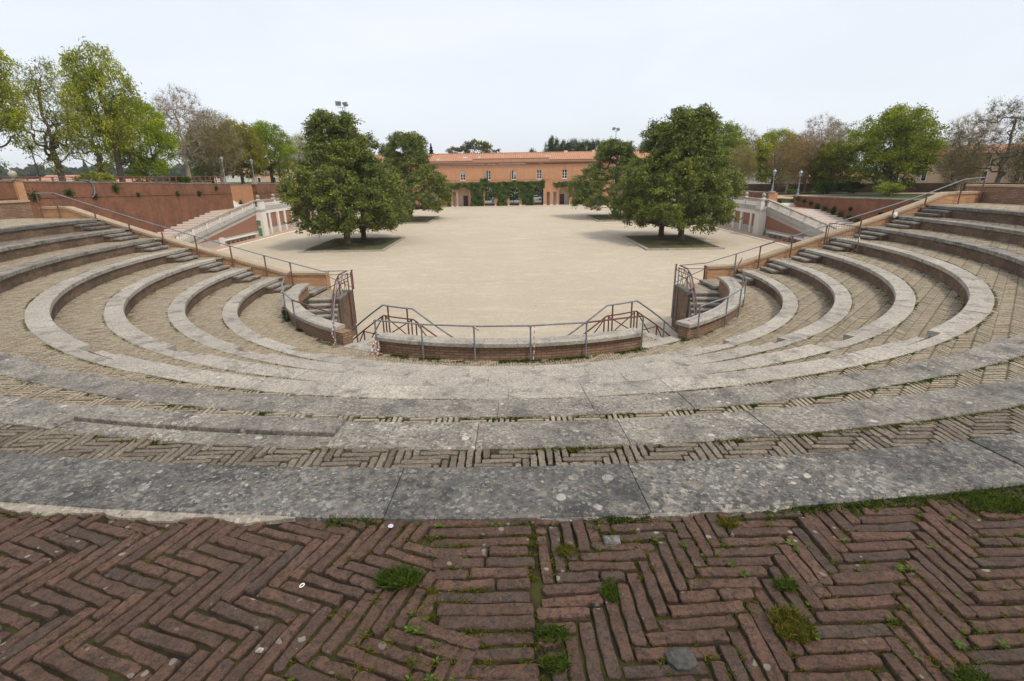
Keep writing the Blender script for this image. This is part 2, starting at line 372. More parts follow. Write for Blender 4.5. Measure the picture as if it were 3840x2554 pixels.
def thing(name, label, cat, loc=(0, 0, 0), group=None):
    o = bpy.data.objects.new(name, None); COL.objects.link(o); o.location = loc; o.empty_display_size = .2
    return tag(o, label, cat, group)
def copy_tree(o, parent=None):
    c = o.copy(); COL.objects.link(c); c.parent = parent
    for ch in o.children: copy_tree(ch, c)
    return c

# ------------------------------------------------------------------ ground and terraces
def struct(name, mb, mat): return tag(mb.build(name, mat), kind='structure')
g = MB(); g.box(-2500, 2500, -400, 3500, GZ - 1.5, GZ - .05); struct('ground', g, 'grass_ground')
g = MB(); g.box(-36.9, 33.9, 8, 124.2, GZ - .04, GZ); struct('gravel_square', g, 'gravel')
g = MB(); g.box(-60, 60, 124.4, 152, GZ - .04, GZ - .004); struct('road', g, 'asphalt')
g = MB(); g.box(-140, -37.7, 15, 69.9, GZ, -.62); g.box(-140, -35.9, 73.6, 200, GZ, -.63); g.box(-140, -44, 69.9, 73.6, GZ, -.625); struct('left_terrace', g, 'grass_ground')
g = MB(); g.box(34.6, 170, 15, 62.4, GZ, -3.1); g.box(31.9, 170, 62.4, 200, GZ, -3.3); struct('right_terrace', g, 'grass_ground')
g = MB(); g.box(33.9, 36.4, 64, 110, -3.29, -3.28); g.box(34.0, 60, 70, 73, -3.288, -3.272); struct('terrace_path', g, 'path_paving')

# ------------------------------------------------------------------ herringbone paving of separate bricks
def herring(mb, inside, x0, x1, y0, y1, z, ang=0.0, W=.070, n=4, thick=.06, jit=1.0, org=(0, 0), fine=False, gap=.010, xmin=None):
    ca, sa = math.cos(R(ang)), math.sin(R(ang)); rnd = random.Random(int(abs(z) * 100 + ang + 999))
    cx = [(x - org[0]) * ca + (y - org[1]) * sa for x in (x0, x1) for y in (y0, y1)]; cy = [-(x - org[0]) * sa + (y - org[1]) * ca for x in (x0, x1) for y in (y0, y1)]
    i0, i1 = int(min(cx) / W) - 5, int(max(cx) / W) + 5; j0, j1 = int(min(cy) / W) - 5, int(max(cy) / W) + 5
    for j in range(j0, j1):
        for i in range(i0, i1):
            k = (i - j) % (2 * n)
            if k == 0: u0, v0, lu, lv = i * W, j * W, n * W, W
            elif k == 2 * n - 1: u0, v0, lu, lv = i * W, j * W, W, n * W
            else: continue
            uc, vc = u0 + lu / 2, v0 + lv / 2
            x, y = org[0] + uc * ca - vc * sa, org[1] + uc * sa + vc * ca
            if not inside(x, y): continue
            
            g2 = gap / 2 + rnd.random() * .003 * jit
            hu, hv = lu / 2 - g2, lv / 2 - g2; a = R(ang + rnd.gauss(0, .9) * jit); c_, s_ = math.cos(a), math.sin(a)
            hh = z + rnd.gauss(0, .0028) * jit; r_ = rnd.random()
            parts = [(-hu, hu, -hv, hv)]
            if rnd.random() < .07 * jit:
                t = rnd.uniform(-.3, .4)
                parts = [(-hu, hu * t - .005, -hv, hv), (hu * t + .005, hu, -hv, hv)] if lu > lv else [(-hu, hu, -hv, hv * t - .005), (-hu, hu, hv * t + .005, hv)]
            xm_ = xmin
            if xmin is not None: xmin = xm_ + rnd.uniform(-.022, .006)
            if xmin is not None and x - hu < xmin:
                if x + hu < xmin + .03 or lu < lv: xmin = xm_; continue
                parts = [(max(xmin - x, q_[0]), q_[1], q_[2], q_[3]) for q_ in parts if q_[1] > xmin - x + .03]
            xmin = xm_
            for (a0, a1, b0, b1) in parts:
                if fine:
                    pts = []
                    for (p, q) in ((a0, b0), (a1, b0), (a1, b1), (a0, b1)):
                        pass
                    nl = 7 if (a1 - a0) > (b1 - b0) else 3; nw = 3 if nl == 7 else 7; cut = rnd.uniform(.003, .012)
                    for t in range(nl): pts.append((a0 + cut + (a1 - a0 - 2 * cut) * t / (nl - 1), b0))
                    for t in range(nw): pts.append((a1, b0 + cut + (b1 - b0 - 2 * cut) * t / (nw - 1)))
                    for t in range(nl): pts.append((a1 - cut - (a1 - a0 - 2 * cut) * t / (nl - 1), b1))
                    for t in range(nw): pts.append((a0, b1 - cut - (b1 - b0 - 2 * cut) * t / (nw - 1)))
                    pts = [(p + rnd.gauss(0, .0027), q + rnd.gauss(0, .0024)) for p, q in pts]
                    mb.bevbox([(x + p * c_ - q * s_, y + p * s_ + q * c_) for p, q in pts], hh - thick, hh, rnd.uniform(.0025, .005), rnd=r_, tilt=(rnd.gauss(0, .02), rnd.gauss(0, .02)))
                else:
                    cut = .008
                    pts = [(a0 + cut, b0), (a1 - cut, b0), (a1, b0 + cut), (a1, b1 - cut), (a1 - cut, b1), (a0 + cut, b1), (a0, b1 - cut), (a0, b0 + cut)]
                    mb.bevbox([(x + p * c_ - q * s_, y + p * s_ + q * c_) for p, q in pts], hh - thick, hh, .006, rnd=r_, tilt=(rnd.gauss(0, .012), rnd.gauss(0, .012)))
def wall_y(x):          # front face of the two brick side walls
    L = [(-22.6, 25.1), (-19.5, 24.25), (-17.6, 23.85), (-14.4, 23.35), (-11, 23.0), (-8.6, 22.85), (9.0, 22.8), (11.3, 22.98), (12.8, 23.1), (17.4, 23.5), (18.6, 23.65), (21.2, 24.4), (22.6, 24.8)]
    if x <= L[0][0]: return L[0][1]
    for a, b in zip(L, L[1:]):
        if x <= b[0]: return a[1] + (b[1] - a[1]) * (x - a[0]) / (b[0] - a[0])
    return L[-1][1]
def phi_end(r, side, back=.0):
    ph = 80.0
    while ph < 110:
        x, y = pol(side * ph, r)
        if y >= wall_y(x) - back: return ph
        ph += .05
    return ph

# ------------------------------------------------------------------ the seven seating tiers
ORD = {1: 'lowest', 2: 'second lowest', 3: 'third', 4: 'middle', 5: 'fifth', 6: 'second highest', 7: 'topmost'}
NOTES = {1: 'directly above the brick walkway', 2: 'one above the lowest', 3: 'counted up from the walkway', 4: 'with three tiers below it and three above', 5: 'counted up from the walkway',
         6: 'just below the red brick platform tier', 7: 'with dark lichened slabs and the red herringbone platform'}
AIS = (27.4, 32.6)
for k in range(1, 8):
    r0, zt, zb = TR(k), TZ(k), TZ(k - 1) if k > 1 else Z0
    t = thing('seating_tier', f'{ORD[k]} curved seating tier, {NOTES[k]}', 'seating tier', (C0[0], C0[1] - r0, zb), 'curved tiers of the open air theatre')
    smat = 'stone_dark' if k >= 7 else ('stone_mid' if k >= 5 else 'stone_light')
    peL, peR = phi_end(r0, 1, .0), phi_end(r0, -1, .0)
    ceL, ceR = phi_end(r0 + .2, 1, .52), phi_end(r0 + .2, -1, .52)
    # riser
    m = MB(); m.arc(r0 + .05, r0 + SW - .05, -peR, peL, zb - .35, zt - .115, n=90); m.build('riser', 'brick_riser', t)
    # coping slabs
    m = MB(); per = R(1) * r0; step = 1.17 / per
    ph = -1.5 * step + {7: -.25, 6: .95, 5: .2, 4: 1.6, 3: .7, 2: 2.2, 1: 1.3}[k]
    while ph > -ceR: ph -= step
    first = True
    while ph < ceL:
        rs = random.Random(int(ph * 100) + k * 991); stp = step * rs.uniform(.86, 1.14)
        a, b = max(ph, -ceR), min(ph + stp, ceL); ph += stp
        if b - a < .3: continue
        cuts = [a, b]
        for s_ in (-1, 1):
            for c_ in AIS:
                if a < s_ * c_ < b: cuts.append(s_ * c_)
        cuts.sort()
        gap = .0035 / per * rs.uniform(.3, 1.4)
        rr = rs.random(); dz = .006 + rs.gauss(0, .0025)
        for c1, c2 in zip(cuts, cuts[1:]):
            mid = abs(c1 + c2) / 2; notch = AIS[0] < mid < AIS[1]
            ia = r0 + (.215 if notch else 0) + rs.gauss(0, .003)
            if k == 6 and 6.6 < (c1 + c2) / 2 < 11.6:     # the broken, sunken slab
                m.arc(ia, r0 + .25, c1 + gap, c2 - gap, zt - .115, zt + .034, n=3, rnd=rr, bev=.008)
                m.arc(r0 + .262, r0 + SW + .01, c1 + gap, c2 - gap, zt - .115, zt - .002, n=3, rnd=rr, bev=.008)
            else:
                m.arc(ia, r0 + SW + rs.gauss(0, .006), c1 + gap, c2 - gap, zt - .115 + dz * .3, zt + dz, n=max(2, int((c2 - c1) * per / .35)), rnd=rr, bev=rs.uniform(.006, .014))
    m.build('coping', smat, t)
    # paving
    rout = TR(k + 1) + .05 if k < 7 else 24.6
    pL, pR = phi_end((r0 + rout) / 2, 1), phi_end((r0 + rout) / 2, -1)
    lim = 24.2 if k == 7 else rout
    m = MB()
    if k < 7: m.arc(r0 + SW - .02, rout, -pR, pL, zt - .3, zt - .030, n=90)
    else:
        m.arc(r0 + SW - .02, 24.6, 0, pL, zt - .3, zt - .026, n=60); m.arc(r0 + SW - .02, 24.6, -pR, 0, zt - .3, zt - .026, n=60)
    m.build('paving_bed', 'moss_dark' if k >= 6 else 'moss_joint', t)
    m = MB()
    def ins(x, y, r0=r0, rout=rout, k=k):
        d = math.hypot(x - C0[0], y - C0[1])
        if not (r0 + SW - (.05 if k == 7 else .07) < d < rout + .05): return False
        if y > wall_y(x) - .05: return False
        return True
    if k < 7:
        herring(m, ins, -rout, rout, C0[1] - rout, 25.2, zt - .004, ang=0 if k > 1 else 1, W=.061, n=5, jit=1.0 if k >= 5 else .8, gap=.013 if k >= 6 else .019, fine=(k == 6), org=(.03 * k, .011 * k))
        # bricks that fill in beside the coping at both ends
        herring(m, lambda x, y: (r0 + .06 < math.hypot(x - C0[0], y - C0[1]) <= r0 + SW - .01) and (ceL * .999 < math.degrees(math.atan2(-(x - C0[0]), -(y - C0[1]))) or math.degrees(math.atan2((x - C0[0]), -(y - C0[1]))) > ceR * .999) and y < wall_y(x) - .05, -rout, rout, 21, 25.2, zt - .004, W=.061, n=5, jit=.8)
        m.build('paving', 'paver_grey' if k >= 6 else 'paver_tan', t)
        if k == 5:
            pass
    else:
        nearx = lambda x, y: abs(x) < 5 and y < 4.2 and y > .5
        line = lambda x, y: x < -.27 - (y - 1.2) * .22
        herring(m, lambda x, y: ins(x, y) and nearx(x, y) and x > -.06, -1, 5, .5, 4.2, zt - .011, ang=1.5, W=.0605, n=5, fine=True, jit=1.3, gap=.009, org=(.12, 1.0), xmin=.096)
        herring(m, lambda x, y: ins(x, y) and nearx(x, y) and line(x - .055, y), -5, 0, .5, 4.2, zt - .012, ang=-20, W=.0605, n=5, fine=True, jit=1.3, gap=.009, org=(-.4, 1.0))
        rs = random.Random(77); yy = .9
        while yy < 2.2:          # column of stacked bricks between the two herringbone fields
            xl = -.24 - (yy - 1.2) * .22; xr = .088 + rs.uniform(-.03, .002); hw = .026 + rs.gauss(0, .0015); cuts_ = [xl, xr] if rs.random() < .72 else [xl, xl + (xr - xl) * rs.uniform(.35, .65), xr]
            for u0, u1 in zip(cuts_, cuts_[1:]):
                nq = 7; a_ = rs.gauss(0, .012); P3 = []
                for q in range(nq): P3.append((u0 + .007 + (u1 - u0 - .014) * q / (nq - 1), -hw + rs.gauss(0, .0022)))
                P3.append((u1 - .004, 0))
                for q in range(nq): P3.append((u1 - .007 - (u1 - u0 - .014) * q / (nq - 1), hw + rs.gauss(0, .0022)))
                P3.append((u0 + .004, 0)); m.bevbox([(px_, yy + py_ + (px_ + .1) * a_) for px_, py_ in P3], zt - .07, zt - .010 + rs.gauss(0, .003), .006, rnd=rs.random(), tilt=(rs.gauss(0, .015), rs.gauss(0, .03)))
            yy += .0645 + rs.gauss(0, .0015)
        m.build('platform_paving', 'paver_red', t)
        m = MB()
        herring(m, lambda x, y: ins(x, y) and not nearx(x, y) and y > .5, -24.5, 24.5, .5, 25.2, zt - .006, ang=0, W=.08, jit=.6, org=(.3, .2))
        m.build('paving', 'paver_tan', t)
    if k == 7:
        rs = random.Random(4)
        for nm_, mt, p0, p1, a_, seed_ in (('mortar_patch', 'mortar_pale', 3.1, 8.6, .055, 4), ('mortar_patch', 'stone_mid', -4.6, -.25, .035, 9)):
            m = MB(); nn = 46; top_, bot_ = [], []
            for i in range(nn + 1):
                p = p0 + (p1 - p0) * i / nn; e = r0 + SW + a_ * (.25 + .75 * abs(math.sin(i * .21 + seed_))) * (.6 + .6 * rs.random()) * min(1, i / 4, (nn - i) / 4 + .05)
                top_.append((*pol(p, r0 + SW - .02), zt + .003)); bot_.append((*pol(p, max(e, r0 + SW + .004)), zt - .004))
            q = m.add(top_ + bot_ + [(x, y, zt - .03) for x, y, z in bot_])
            for i in range(nn): m.face((q + i, q + i + 1, q + nn + 2 + i, q + nn + 1 + i)); m.face((q + nn + 1 + i, q + nn + 2 + i, q + 2 * nn + 3 + i, q + 2 * nn + 2 + i))
            m.build(nm_, mt, t)
    # steps at both ends and in the two aisles
    for side, ce in ((1, ceL), (-1, ceR)):
        for q in (1, 2):
            zz = zt - .147 * q; rin = r0 + .03 - .31 * q; m = MB(); dd = 1.28 / (R(1) * r0); sh = .12 * q / (R(1) * r0)
            a, b = side * (ce - dd + sh - (0.1 if q == 1 else 0)), side * (ce - .02 + sh * .2)
            m.arc(rin, rin + .34, min(a, b), max(a, b), zz - .075, zz, n=3, rnd=random.random() * .6, bev=.01)
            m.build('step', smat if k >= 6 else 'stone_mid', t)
            if q == 1:
                m = MB(); m.arc(rin + .03, r0 + .04, min(a, b) + .1, max(a, b) - .1, zb - .05, zz - .078, n=3)
            else:
                m = MB(); m.arc(rin + .03, rin + .33, min(a, b) + .1, max(a, b) - .1, zb - .05, zz - .078, n=3)
            m.build('step_base', 'brick_riser', t)
        for q in (1, 2):
            zz = zt - .147 * q; rin = r0 + .20 - .26 * q - .08; a, b = side * (AIS[0] + .15), side * (AIS[1] - .15)
            m = MB(); m.arc(rin, rin + .30, min(a, b), max(a, b), zb - .02 if q == 2 else zz - .13, zz, n=2, rnd=random.random(), bev=.008)
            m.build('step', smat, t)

# walkway between lowest tier and parapet, with the solid drum below it
def ann(r0, r1, a, b, z0, z1, n=60): m = MB(); m.arc(r0, r1, a, b, z0, z1, n=n); return m
m = MB(); m.arc(8.52, TR(1) + .1, -33.4, phi_end(9.4, 1), GZ - .1, Z0 - .016, n=60); m.arc(8.95, TR(1) + .1, -phi_end(9.4, -1), -33.4, GZ - .1, Z0 - .016, n=30)
w = struct('walkway_bed', m, 'moss_joint')
m = MB()
herring(m, lambda x, y: (8.9 if x < 4.5 else 9.05) < math.hypot(x - C0[0], y - C0[1]) < TR(1) + .05 and y < wall_y(x) - .02, -11, 11, 10.8, 23.5, Z0 - .004, ang=0, W=.07, n=3, jit=.7, gap=.011)
struct('walkway_paving', m, 'paver_tan')
m = MB(); m.arc(10.2, 24.6, -phi_end(17, -1) + .5, phi_end(17, 1) - .5, GZ - .2, Z0 - .05, n=60)
struct('theatre_mound', m, 'moss_joint')

# ------------------------------------------------------------------ brick side walls
def side_wall(side):
    t = thing('stair_wall', ('left' if side < 0 else 'right') + ' sloping orange brick wall with stone coping, running down beside the tier ends', 'wall', (side * 15, wall_y(side * 15), GZ), 'sloping side walls of the theatre')
    xs = [8.45 if side < 0 else 9.0, 9.4, 10.3, 11.5, 13, 14.5, 16, 17.5, 19, 20, 21.0, 21.9, 22.6] if side < 0 else [9.0, 9.6, 10.4, 11.5, 13, 14.5, 16, 17.5, 19, 20.2, 21.2, 22.4]
    fl = 21.0 if side < 0 else 20.3
    def zt(x): return -4.1 if x < 10.3 else (-1.08 if x > fl else -4.1 + 3.02 * (x - 10.3) / (fl - 10.3))
    xs = sorted(set(xs + [10.3, fl])); T = .42
    m = MB(); c = MB()
    for a, b in zip(xs, xs[1:]):
        xa, xb = side * a, side * b; ya, yb = wall_y(xa), wall_y(xb); za, zb = zt(a), zt(b)
        fr = [(xa, ya), (xb, yb)]
        if side < 0: P = [(xb, yb), (xa, ya), (xa, ya + T), (xb, yb + T)]; Z = [zb, za, za, zb]
        else: P = [(xa, ya), (xb, yb), (xb, yb + T), (xa, ya + T)]; Z = [za, zb, zb, za]
        m.prism([(x, y, GZ - .1) for x, y in P], [(x, y, z - .11) for (x, y), z in zip(P, Z)])
        sgn = [-1, -1, 1, 1]
        c.prism([(x, y + .04 * s_, z - .108) for (x, y), z, s_ in zip(P, Z, sgn)], [(x, y + .04 * s_, z) for (x, y), z, s_ in zip(P, Z, sgn)], rnd=random.random())
    m.build('brickwork', 'brick_orange', t); c.build('coping', 'wall_coping', t)
    return t
lichen_stone('wall_coping', (.40, .31, .21), (.52, .37, .22), (.16, .13, .10), (.60, .52, .39), (.66, .34, .12), 0.5, 1.3, attrvar=.10)
side_wall(-1); side_wall(1)
# upper back walls
for side, rr, p0, p1 in ((1, 24.3, 52, 101), (-1, 22.75, 52, 100.5)):
    t = thing('back_wall', f'low weathered brick wall with stone coping behind the topmost tier on the {"left" if side > 0 else "right"}', 'wall', (*pol(side * 75, rr), -1.6), 'low walls behind the topmost tier')
    a, b = sorted((side * p0, side * p1))
    m = MB(); m.arc(rr, rr + .4, a, b, -7, -.88, n=24); m.build('brickwork', 'brick_old', t)
    m = MB(); m.arc(rr - .05, rr + .45, a, b, -.878, -.78, n=24); m.build('coping', 'wall_coping', t)

# ------------------------------------------------------------------ handrails
def post(parent, x, y, z0, z1, mat='rusty_post', r=.026, name='post'):
    m = MB(); m.tube([(x, y, z0), (x, y, z1)], r, 6); m.lathe((x, y, z1 - .05), [(r, 0), (r * 1.7, .015), (r * 1.7, .05)], 6); return m.build(name, mat, parent)
def rail_z(x): x = abs(x); return -4.0 if x < 8.55 else (-.45 if x > 21.2 else -4.0 + 3.55 * (x - 8.55) / 12.65)
for side in (-1, 1):
    t = thing('handrail', f'long {"left" if side < 0 else "right"} tubular handrail on rusty posts climbing along the sloping brick wall', 'handrail', (side * 15, wall_y(side * 15) - .1, -3.4), 'handrails climbing the side walls')
    xs = [7.38, 8.55, 10.0, 11.15, 12.7, 14.3, 15.9, 17.5, 19.2, 21.3, 22.4] if side < 0 else [7.68, 8.85, 10.2, 11.3, 12.75, 14.3, 15.9, 17.35, 18.9, 20.9, 22.2]
    pts = [(side * x, wall_y(side * x) - .13, rail_z(x)) for x in xs]
    m = MB(); m.tube(pts, .023, 8); m.build('rail', 'galvanised', t)
    if side > 0:
        m = MB(); m.tube([(p[0], p[1], p[2] + .001) for p in pts[3:5]], .0285, 8); m.build('rail_section', 'rust_paint', t)
    for i, x in enumerate(xs[2:], 2):
        px, py = side * x, wall_y(side * x) - .13
        d = math.hypot(px - C0[0], py - C0[1]); k = max([j for j in range(1, 8) if TR(j) <= d] or [0]); zf = TZ(k) if k else Z0
        post(t, px, py, zf - .03, rail_z(x), 'galvanised' if (side > 0 and i == 2) else 'rusty_post', .03)
# landings at the wall ends: horizontal panel with a cross brace
for side in (-1, 1):
    t = thing('end_railing', f'{"left" if side < 0 else "right"} rust red cross braced railing panel between brick wall end and curved stair', 'railing', (side * 8, 23, -4.85), 'cross braced railing panels at the wall ends')
    xa, xb = (-8.5, -7.3) if side < 0 else (8.92, 7.6); y = 22.98
    for za, zb, xx, xy in ((-4.22, -4.22, xa, xb), (-4.25, -4.85, xa, xb), (-4.85, -4.25, xa, xb)):
        m = MB(); m.tube([(xx, y, za), (xy, y, zb)], .016, 5); m.build('bar', 'rust_paint', t)
    post(t, xa, y, -4.9, -4.1, 'rust_paint', .03); post(t, xb, y, -4.9, -4.0, 'rust_paint', .03)

# parapets
PAR = [('centre', -24.4, 24.4, 'long curved low brick parapet with lichened stone coping between the two landing gaps', None),
       ('left', 33.4, 86.5, 'left curved low brick parapet with stone coping and a bare broken brick end', 'L'),
       ('right', -86.0, -33.4, 'right curved low brick parapet with unbroken stone coping in front of the curved stair', 'R')]
for nm, a, b, lab, sd in PAR:
    t = thing('parapet', lab, 'parapet', (*pol((a + b) / 2, 8.75), Z0), 'curved parapets around the walkway')
    m = MB(); m.arc(8.54, 8.88, a, b, GZ - .1, Z0 + .38, n=30); m.build('brickwork', 'brick_old', t)
    ca, cb = a - (.4 if sd != 'L' else -2.6), b + .4
    m = MB(); ph = ca
    while ph < cb - .5:
        e = min(ph + 6.2 * random.uniform(.8, 1.1), cb); m.arc(8.47, 8.97, ph, e - .04, Z0 + .385, Z0 + .49, n=3, rnd=random.random(), bev=.012); ph = e
    m.build('coping', 'stone_light', t)
# rails outside the parapets
def parapet_rail(phs, lab, mats, ext=None, side=1):
    t = thing('parapet_handrail', lab, 'handrail', (*pol(phs[len(phs) // 2], 8.96), Z0), 'handrails around the parapets')
    pts = [(*pol(p, 8.97), Z0 + .97) for p in phs]
    full = ([*pts] if ext is None else [*pts, *ext])
    fine = []
    for i, (p, q) in enumerate(zip(full, full[1:])):
        m = MB(); m.tube([p, q], .024, 8); m.build('rail', mats[i % len(mats)], t)
    for p in pts: post(t, p[0], p[1], Z0 - .05, p[2], 'galvanised', .024)
parapet_rail([24.4, 15.2, 6, -3.4, -13.0, -24.0], 'grey tubular handrail standing in front of the long centre parapet', ['galvanised', 'galvanised', 'galvanised', 'galvanised', 'rust_paint'])
parapet_rail([35.0, 51.5, 60.8, 70], 'grey and rust red handrail bending around the left parapet', ['rust_paint', 'galvanised', 'galvanised', 'galvanised', 'rust_paint', 'rust_paint'],
             [(-8.95, 19.7, Z0 + .96), (-9.35, 21.3, Z0 + .95), (-10.0, 22.85, Z0 + .93)])
parapet_rail([-35.6, -46.3, -55.6, -65.2, -74], 'grey and rust red handrail bending around the right parapet', ['galvanised', 'galvanised', 'rust_paint', 'rust_paint', 'rust_paint', 'rust_paint'],
             [(9.2, 20.9, Z0 + .95), (10.2, 22.8, Z0 + .93)])

# landings in the gaps and double flights of steps outside the drum
RI = 7.42
def stair_z(off): return Z0 - .17 * (off / 1.95)
for side in (1, -1):
    nm = 'left' if side > 0 else 'right'
    t = thing('landing_stair', f'{nm} stone landing in the parapet gap with brick steps going down both ways', 'staircase', (*pol(side * 28, 8), GZ), 'landing stairs in the parapet gaps')
    def A(a, b): return min(side * a, side * b), max(side * a, side * b)
    a, b = A(22.8, 32.4)
    m = MB(); m.arc(RI, 8.53, a, b, GZ, Z0 - .03, n=6); m.build('landing_base', 'brick_old', t)
    m = MB()
    m.arc(8.55, 8.95, *A(24.5, 33.2 if side > 0 else 34.6), Z0 - .03, Z0 + .012, n=3, rnd=.2, bev=.008); m.arc(RI, RI + .28, a, b, Z0 - .03, Z0 + .008, n=4, rnd=.6, bev=.008)
    m.arc(RI + .283, 8.545, *A(30.4, 32.4), Z0 - .03, Z0 + .008, n=1, rnd=.4, bev=.008)
    m.build('landing_edge', 'stone_light', t)
    m = MB(); herring(m, lambda x, y: RI + .28 < math.hypot(x - C0[0], y - C0[1]) < 8.55 and A(22.8, 30.2)[0] < math.degrees(math.atan2(-(x - C0[0]), -(y - C0[1]))) < A(22.8, 30.2)[1], min(-side * 2, -side * 6), max(-side * 2, -side * 6), 12.5, 16.5, Z0 + .002, W=.07, n=3, jit=.6)
    m.build('landing_paving', 'paver_tan', t)
    for s0, dr in ((32.4, 1), (22.8, -1)):
        for q in range(12):
            a0 = s0 + dr * 1.95 * q; zz = Z0 - .17 * (q + 1)
            if dr < 0 and a0 < 1.2: continue
            m = MB(); m.arc(RI, 8.53, *A(a0, a0 + dr * 1.93), max(GZ - .02, zz - .5), zz, n=1, rnd=random.random(), bev=.006); m.build('step', 'stone_mid', t)
    # guard frame
    g = thing('landing_guard', f'{nm} trapezoid guard frame of grey handrail and rust red cross braces around the landing', 'railing', (*pol(side * 28, RI), Z0), 'guard frames around the landings')
    def P(off, z): x, y = pol(side * off, RI + .02); return (x, y, z)
    knots = [47.6, 39.8, 31.9, 23.0, 14.6, 9.0]
    def hz(o): return Z0 + .93 - (.081 * (o - 31.9) if o > 31.9 else (.081 * (23.0 - o) if o < 23 else 0))
    def path(o0, o1, dz, n=4): return [P(o0 + (o1 - o0) * i / n, hz(o0 + (o1 - o0) * i / n) + dz) for i in range(n + 1)]
    m = MB(); m.tube(path(49.5, 31.9, 0) + path(31.9, 23, 0)[1:] + path(23, 6.5, 0)[1:], .027, 8); m.build('handrail', 'galvanised', g)
    for o0, o1 in ((49, 31.9), (31.9, 23.0), (23.0, 8.0)):
        m = MB(); m.tube(path(o0, o1, -.33), .024, 5); m.build('mid_rail', 'rust_paint', g)
    for o in (47.8, 40.1, 32.3, 31.3, 23.6, 22.4, 14.8, 9.2):
        m = MB(); p = P(o, 0); m.tube([(p[0], p[1], hz(o) - 1.0), (p[0], p[1], hz(o) - .33)], .024, 5); m.build('upright', 'rust_paint', g)
    for o in (43.5, 30.3, 24.6, 11.8):
        m = MB(); p = P(o, 0); m.tube([(p[0], p[1], hz(o) - 1.0), (p[0], p[1], hz(o))], .026, 6); m.build('post', 'rusty_post' if o in (30.3, 24.6) else 'galvanised', g)
    for o0, o1 in ((47.8, 40.1), (40.1, 32.3), (31.3, 23.6), (22.4, 14.8), (14.8, 9.2)):
        for za, zb in ((-.36, -.98), (-.98, -.36)):
            m = MB(); m.tube([P(o0, hz(o0) + za), P(o1, hz(o1) + zb)], .019, 5); m.build('brace', 'rust_paint', g)
    # curved stair that comes down from the wall end
    t = thing('curved_stair', f'{nm} curved stone stair between parapet and dark brick ring wall below the wall end', 'staircase', (*pol(side * 76, 8), GZ), 'curved stairs beside the side walls')
    m = MB(); m.arc(7.47, 8.53, *A(87, 99), GZ, Z0 - .17 - .016, n=4); m.arc(8.53, 9.0, *A(88.5, phi_end(8.6, side) + 1), GZ, Z0 - .18, n=2); m.build('landing_base', 'brick_old', t)
    m = MB(); herring(m, lambda x, y: 7.5 < math.hypot(x - C0[0], y - C0[1]) < 8.9 and y > C0[1] - .38 and y < 22.7, min(-side * 7, -side * 9.5), max(-side * 7, -side * 9.5), 20.8, 23.2, Z0 - .174, W=.07, n=3, jit=.8)
    m.build('landing_paving', 'paver_tan', t)
    m = MB(); m.arc(8.42, 8.78, *A(88.3, phi_end(8.6, side) - 1), Z0 - .1, Z0 + .01, n=3, rnd=.5, bev=.01); m.build('top_step', 'stone_mid', t)
    for q in range(11):
        a0 = 87 - 2.05 * q; zz = Z0 - .17 - (.17 * q if q else 0.0); zz = Z0 - .17 - .17 * q
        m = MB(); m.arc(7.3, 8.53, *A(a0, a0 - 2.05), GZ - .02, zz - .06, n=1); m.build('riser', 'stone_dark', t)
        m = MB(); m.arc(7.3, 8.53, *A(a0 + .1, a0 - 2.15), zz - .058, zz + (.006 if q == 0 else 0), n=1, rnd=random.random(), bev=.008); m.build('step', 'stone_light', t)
    m = MB(); m.arc(7.22, 7.46, *A(97.5, 83.5), GZ, Z0 - .22, n=8); m.build('ring_wall', 'brick_riser', t)
    m = MB(); m.arc(7.19, 7.49, *A(97.6, 83.2), Z0 - .218, Z0 - .13, n=8, bev=.01); m.build('wall_cap', 'stone_dark', t)
    r2 = thing('curved_railing', f'{nm} bent red and grey railing with tall posts beside the curved stair', 'railing', (*pol(side * 80, 7.3), Z0), 'bent railings of the curved stairs')
    def hz2(o): return -3.98 - (.085 * (90 - o) if o < 90 else 0) * (1.0)
    def P2(o, z, r=7.42): x, y = pol(side * o, r); return (x, y, z)
    for r_, dz, mt, rad in ((7.42, 0, 'rust_paint', .03), (7.36, -.09, 'galvanised', .026), (7.42, -.45, 'rust_paint', .022)):
        m = MB(); m.tube([P2(o, hz2(o) + dz, r_) for o in (98, 95, 92, 88, 84, 80, 76, 72, 68)], rad, 7); m.build('rail', mt, r2)
    for i, o in enumerate((97.2, 94.2, 90, 83, 76, 69.5)):
        m = MB(); p = P2(o, 0, 7.17 if i < 2 else 7.38); m.tube([(p[0], p[1], hz2(o) - (2.4 if i < 2 else 1.0)), (p[0], p[1], hz2(o))], .026, 6); m.build('post', 'rust_paint' if side > 0 or i > 2 else 'galvanised', r2)
    for o0, o1 in ((97.2, 94.2), (94.2, 90), (90, 83), (83, 76)):
        m = MB(); m.tube([P2(o0, hz2(o0) - .08), P2(o1, hz2(o1) - .9)], .014, 5); m.build('brace', 'rust_paint', r2)
        m = MB(); m.tube([P2(o0, hz2(o0) - .9), P2(o1, hz2(o1) - .08)], .014, 5); m.build('brace', 'rust_paint', r2)

for o in list(bpy.data.objects):        # the right half of the low parapet sits a little further out
    if o.parent is None and (o.get('label', '').startswith(('right curved low brick', 'right curved stone stair', 'right bent red')) or 'around the right parapet' in o.get('label', '')): o.location.x += .30
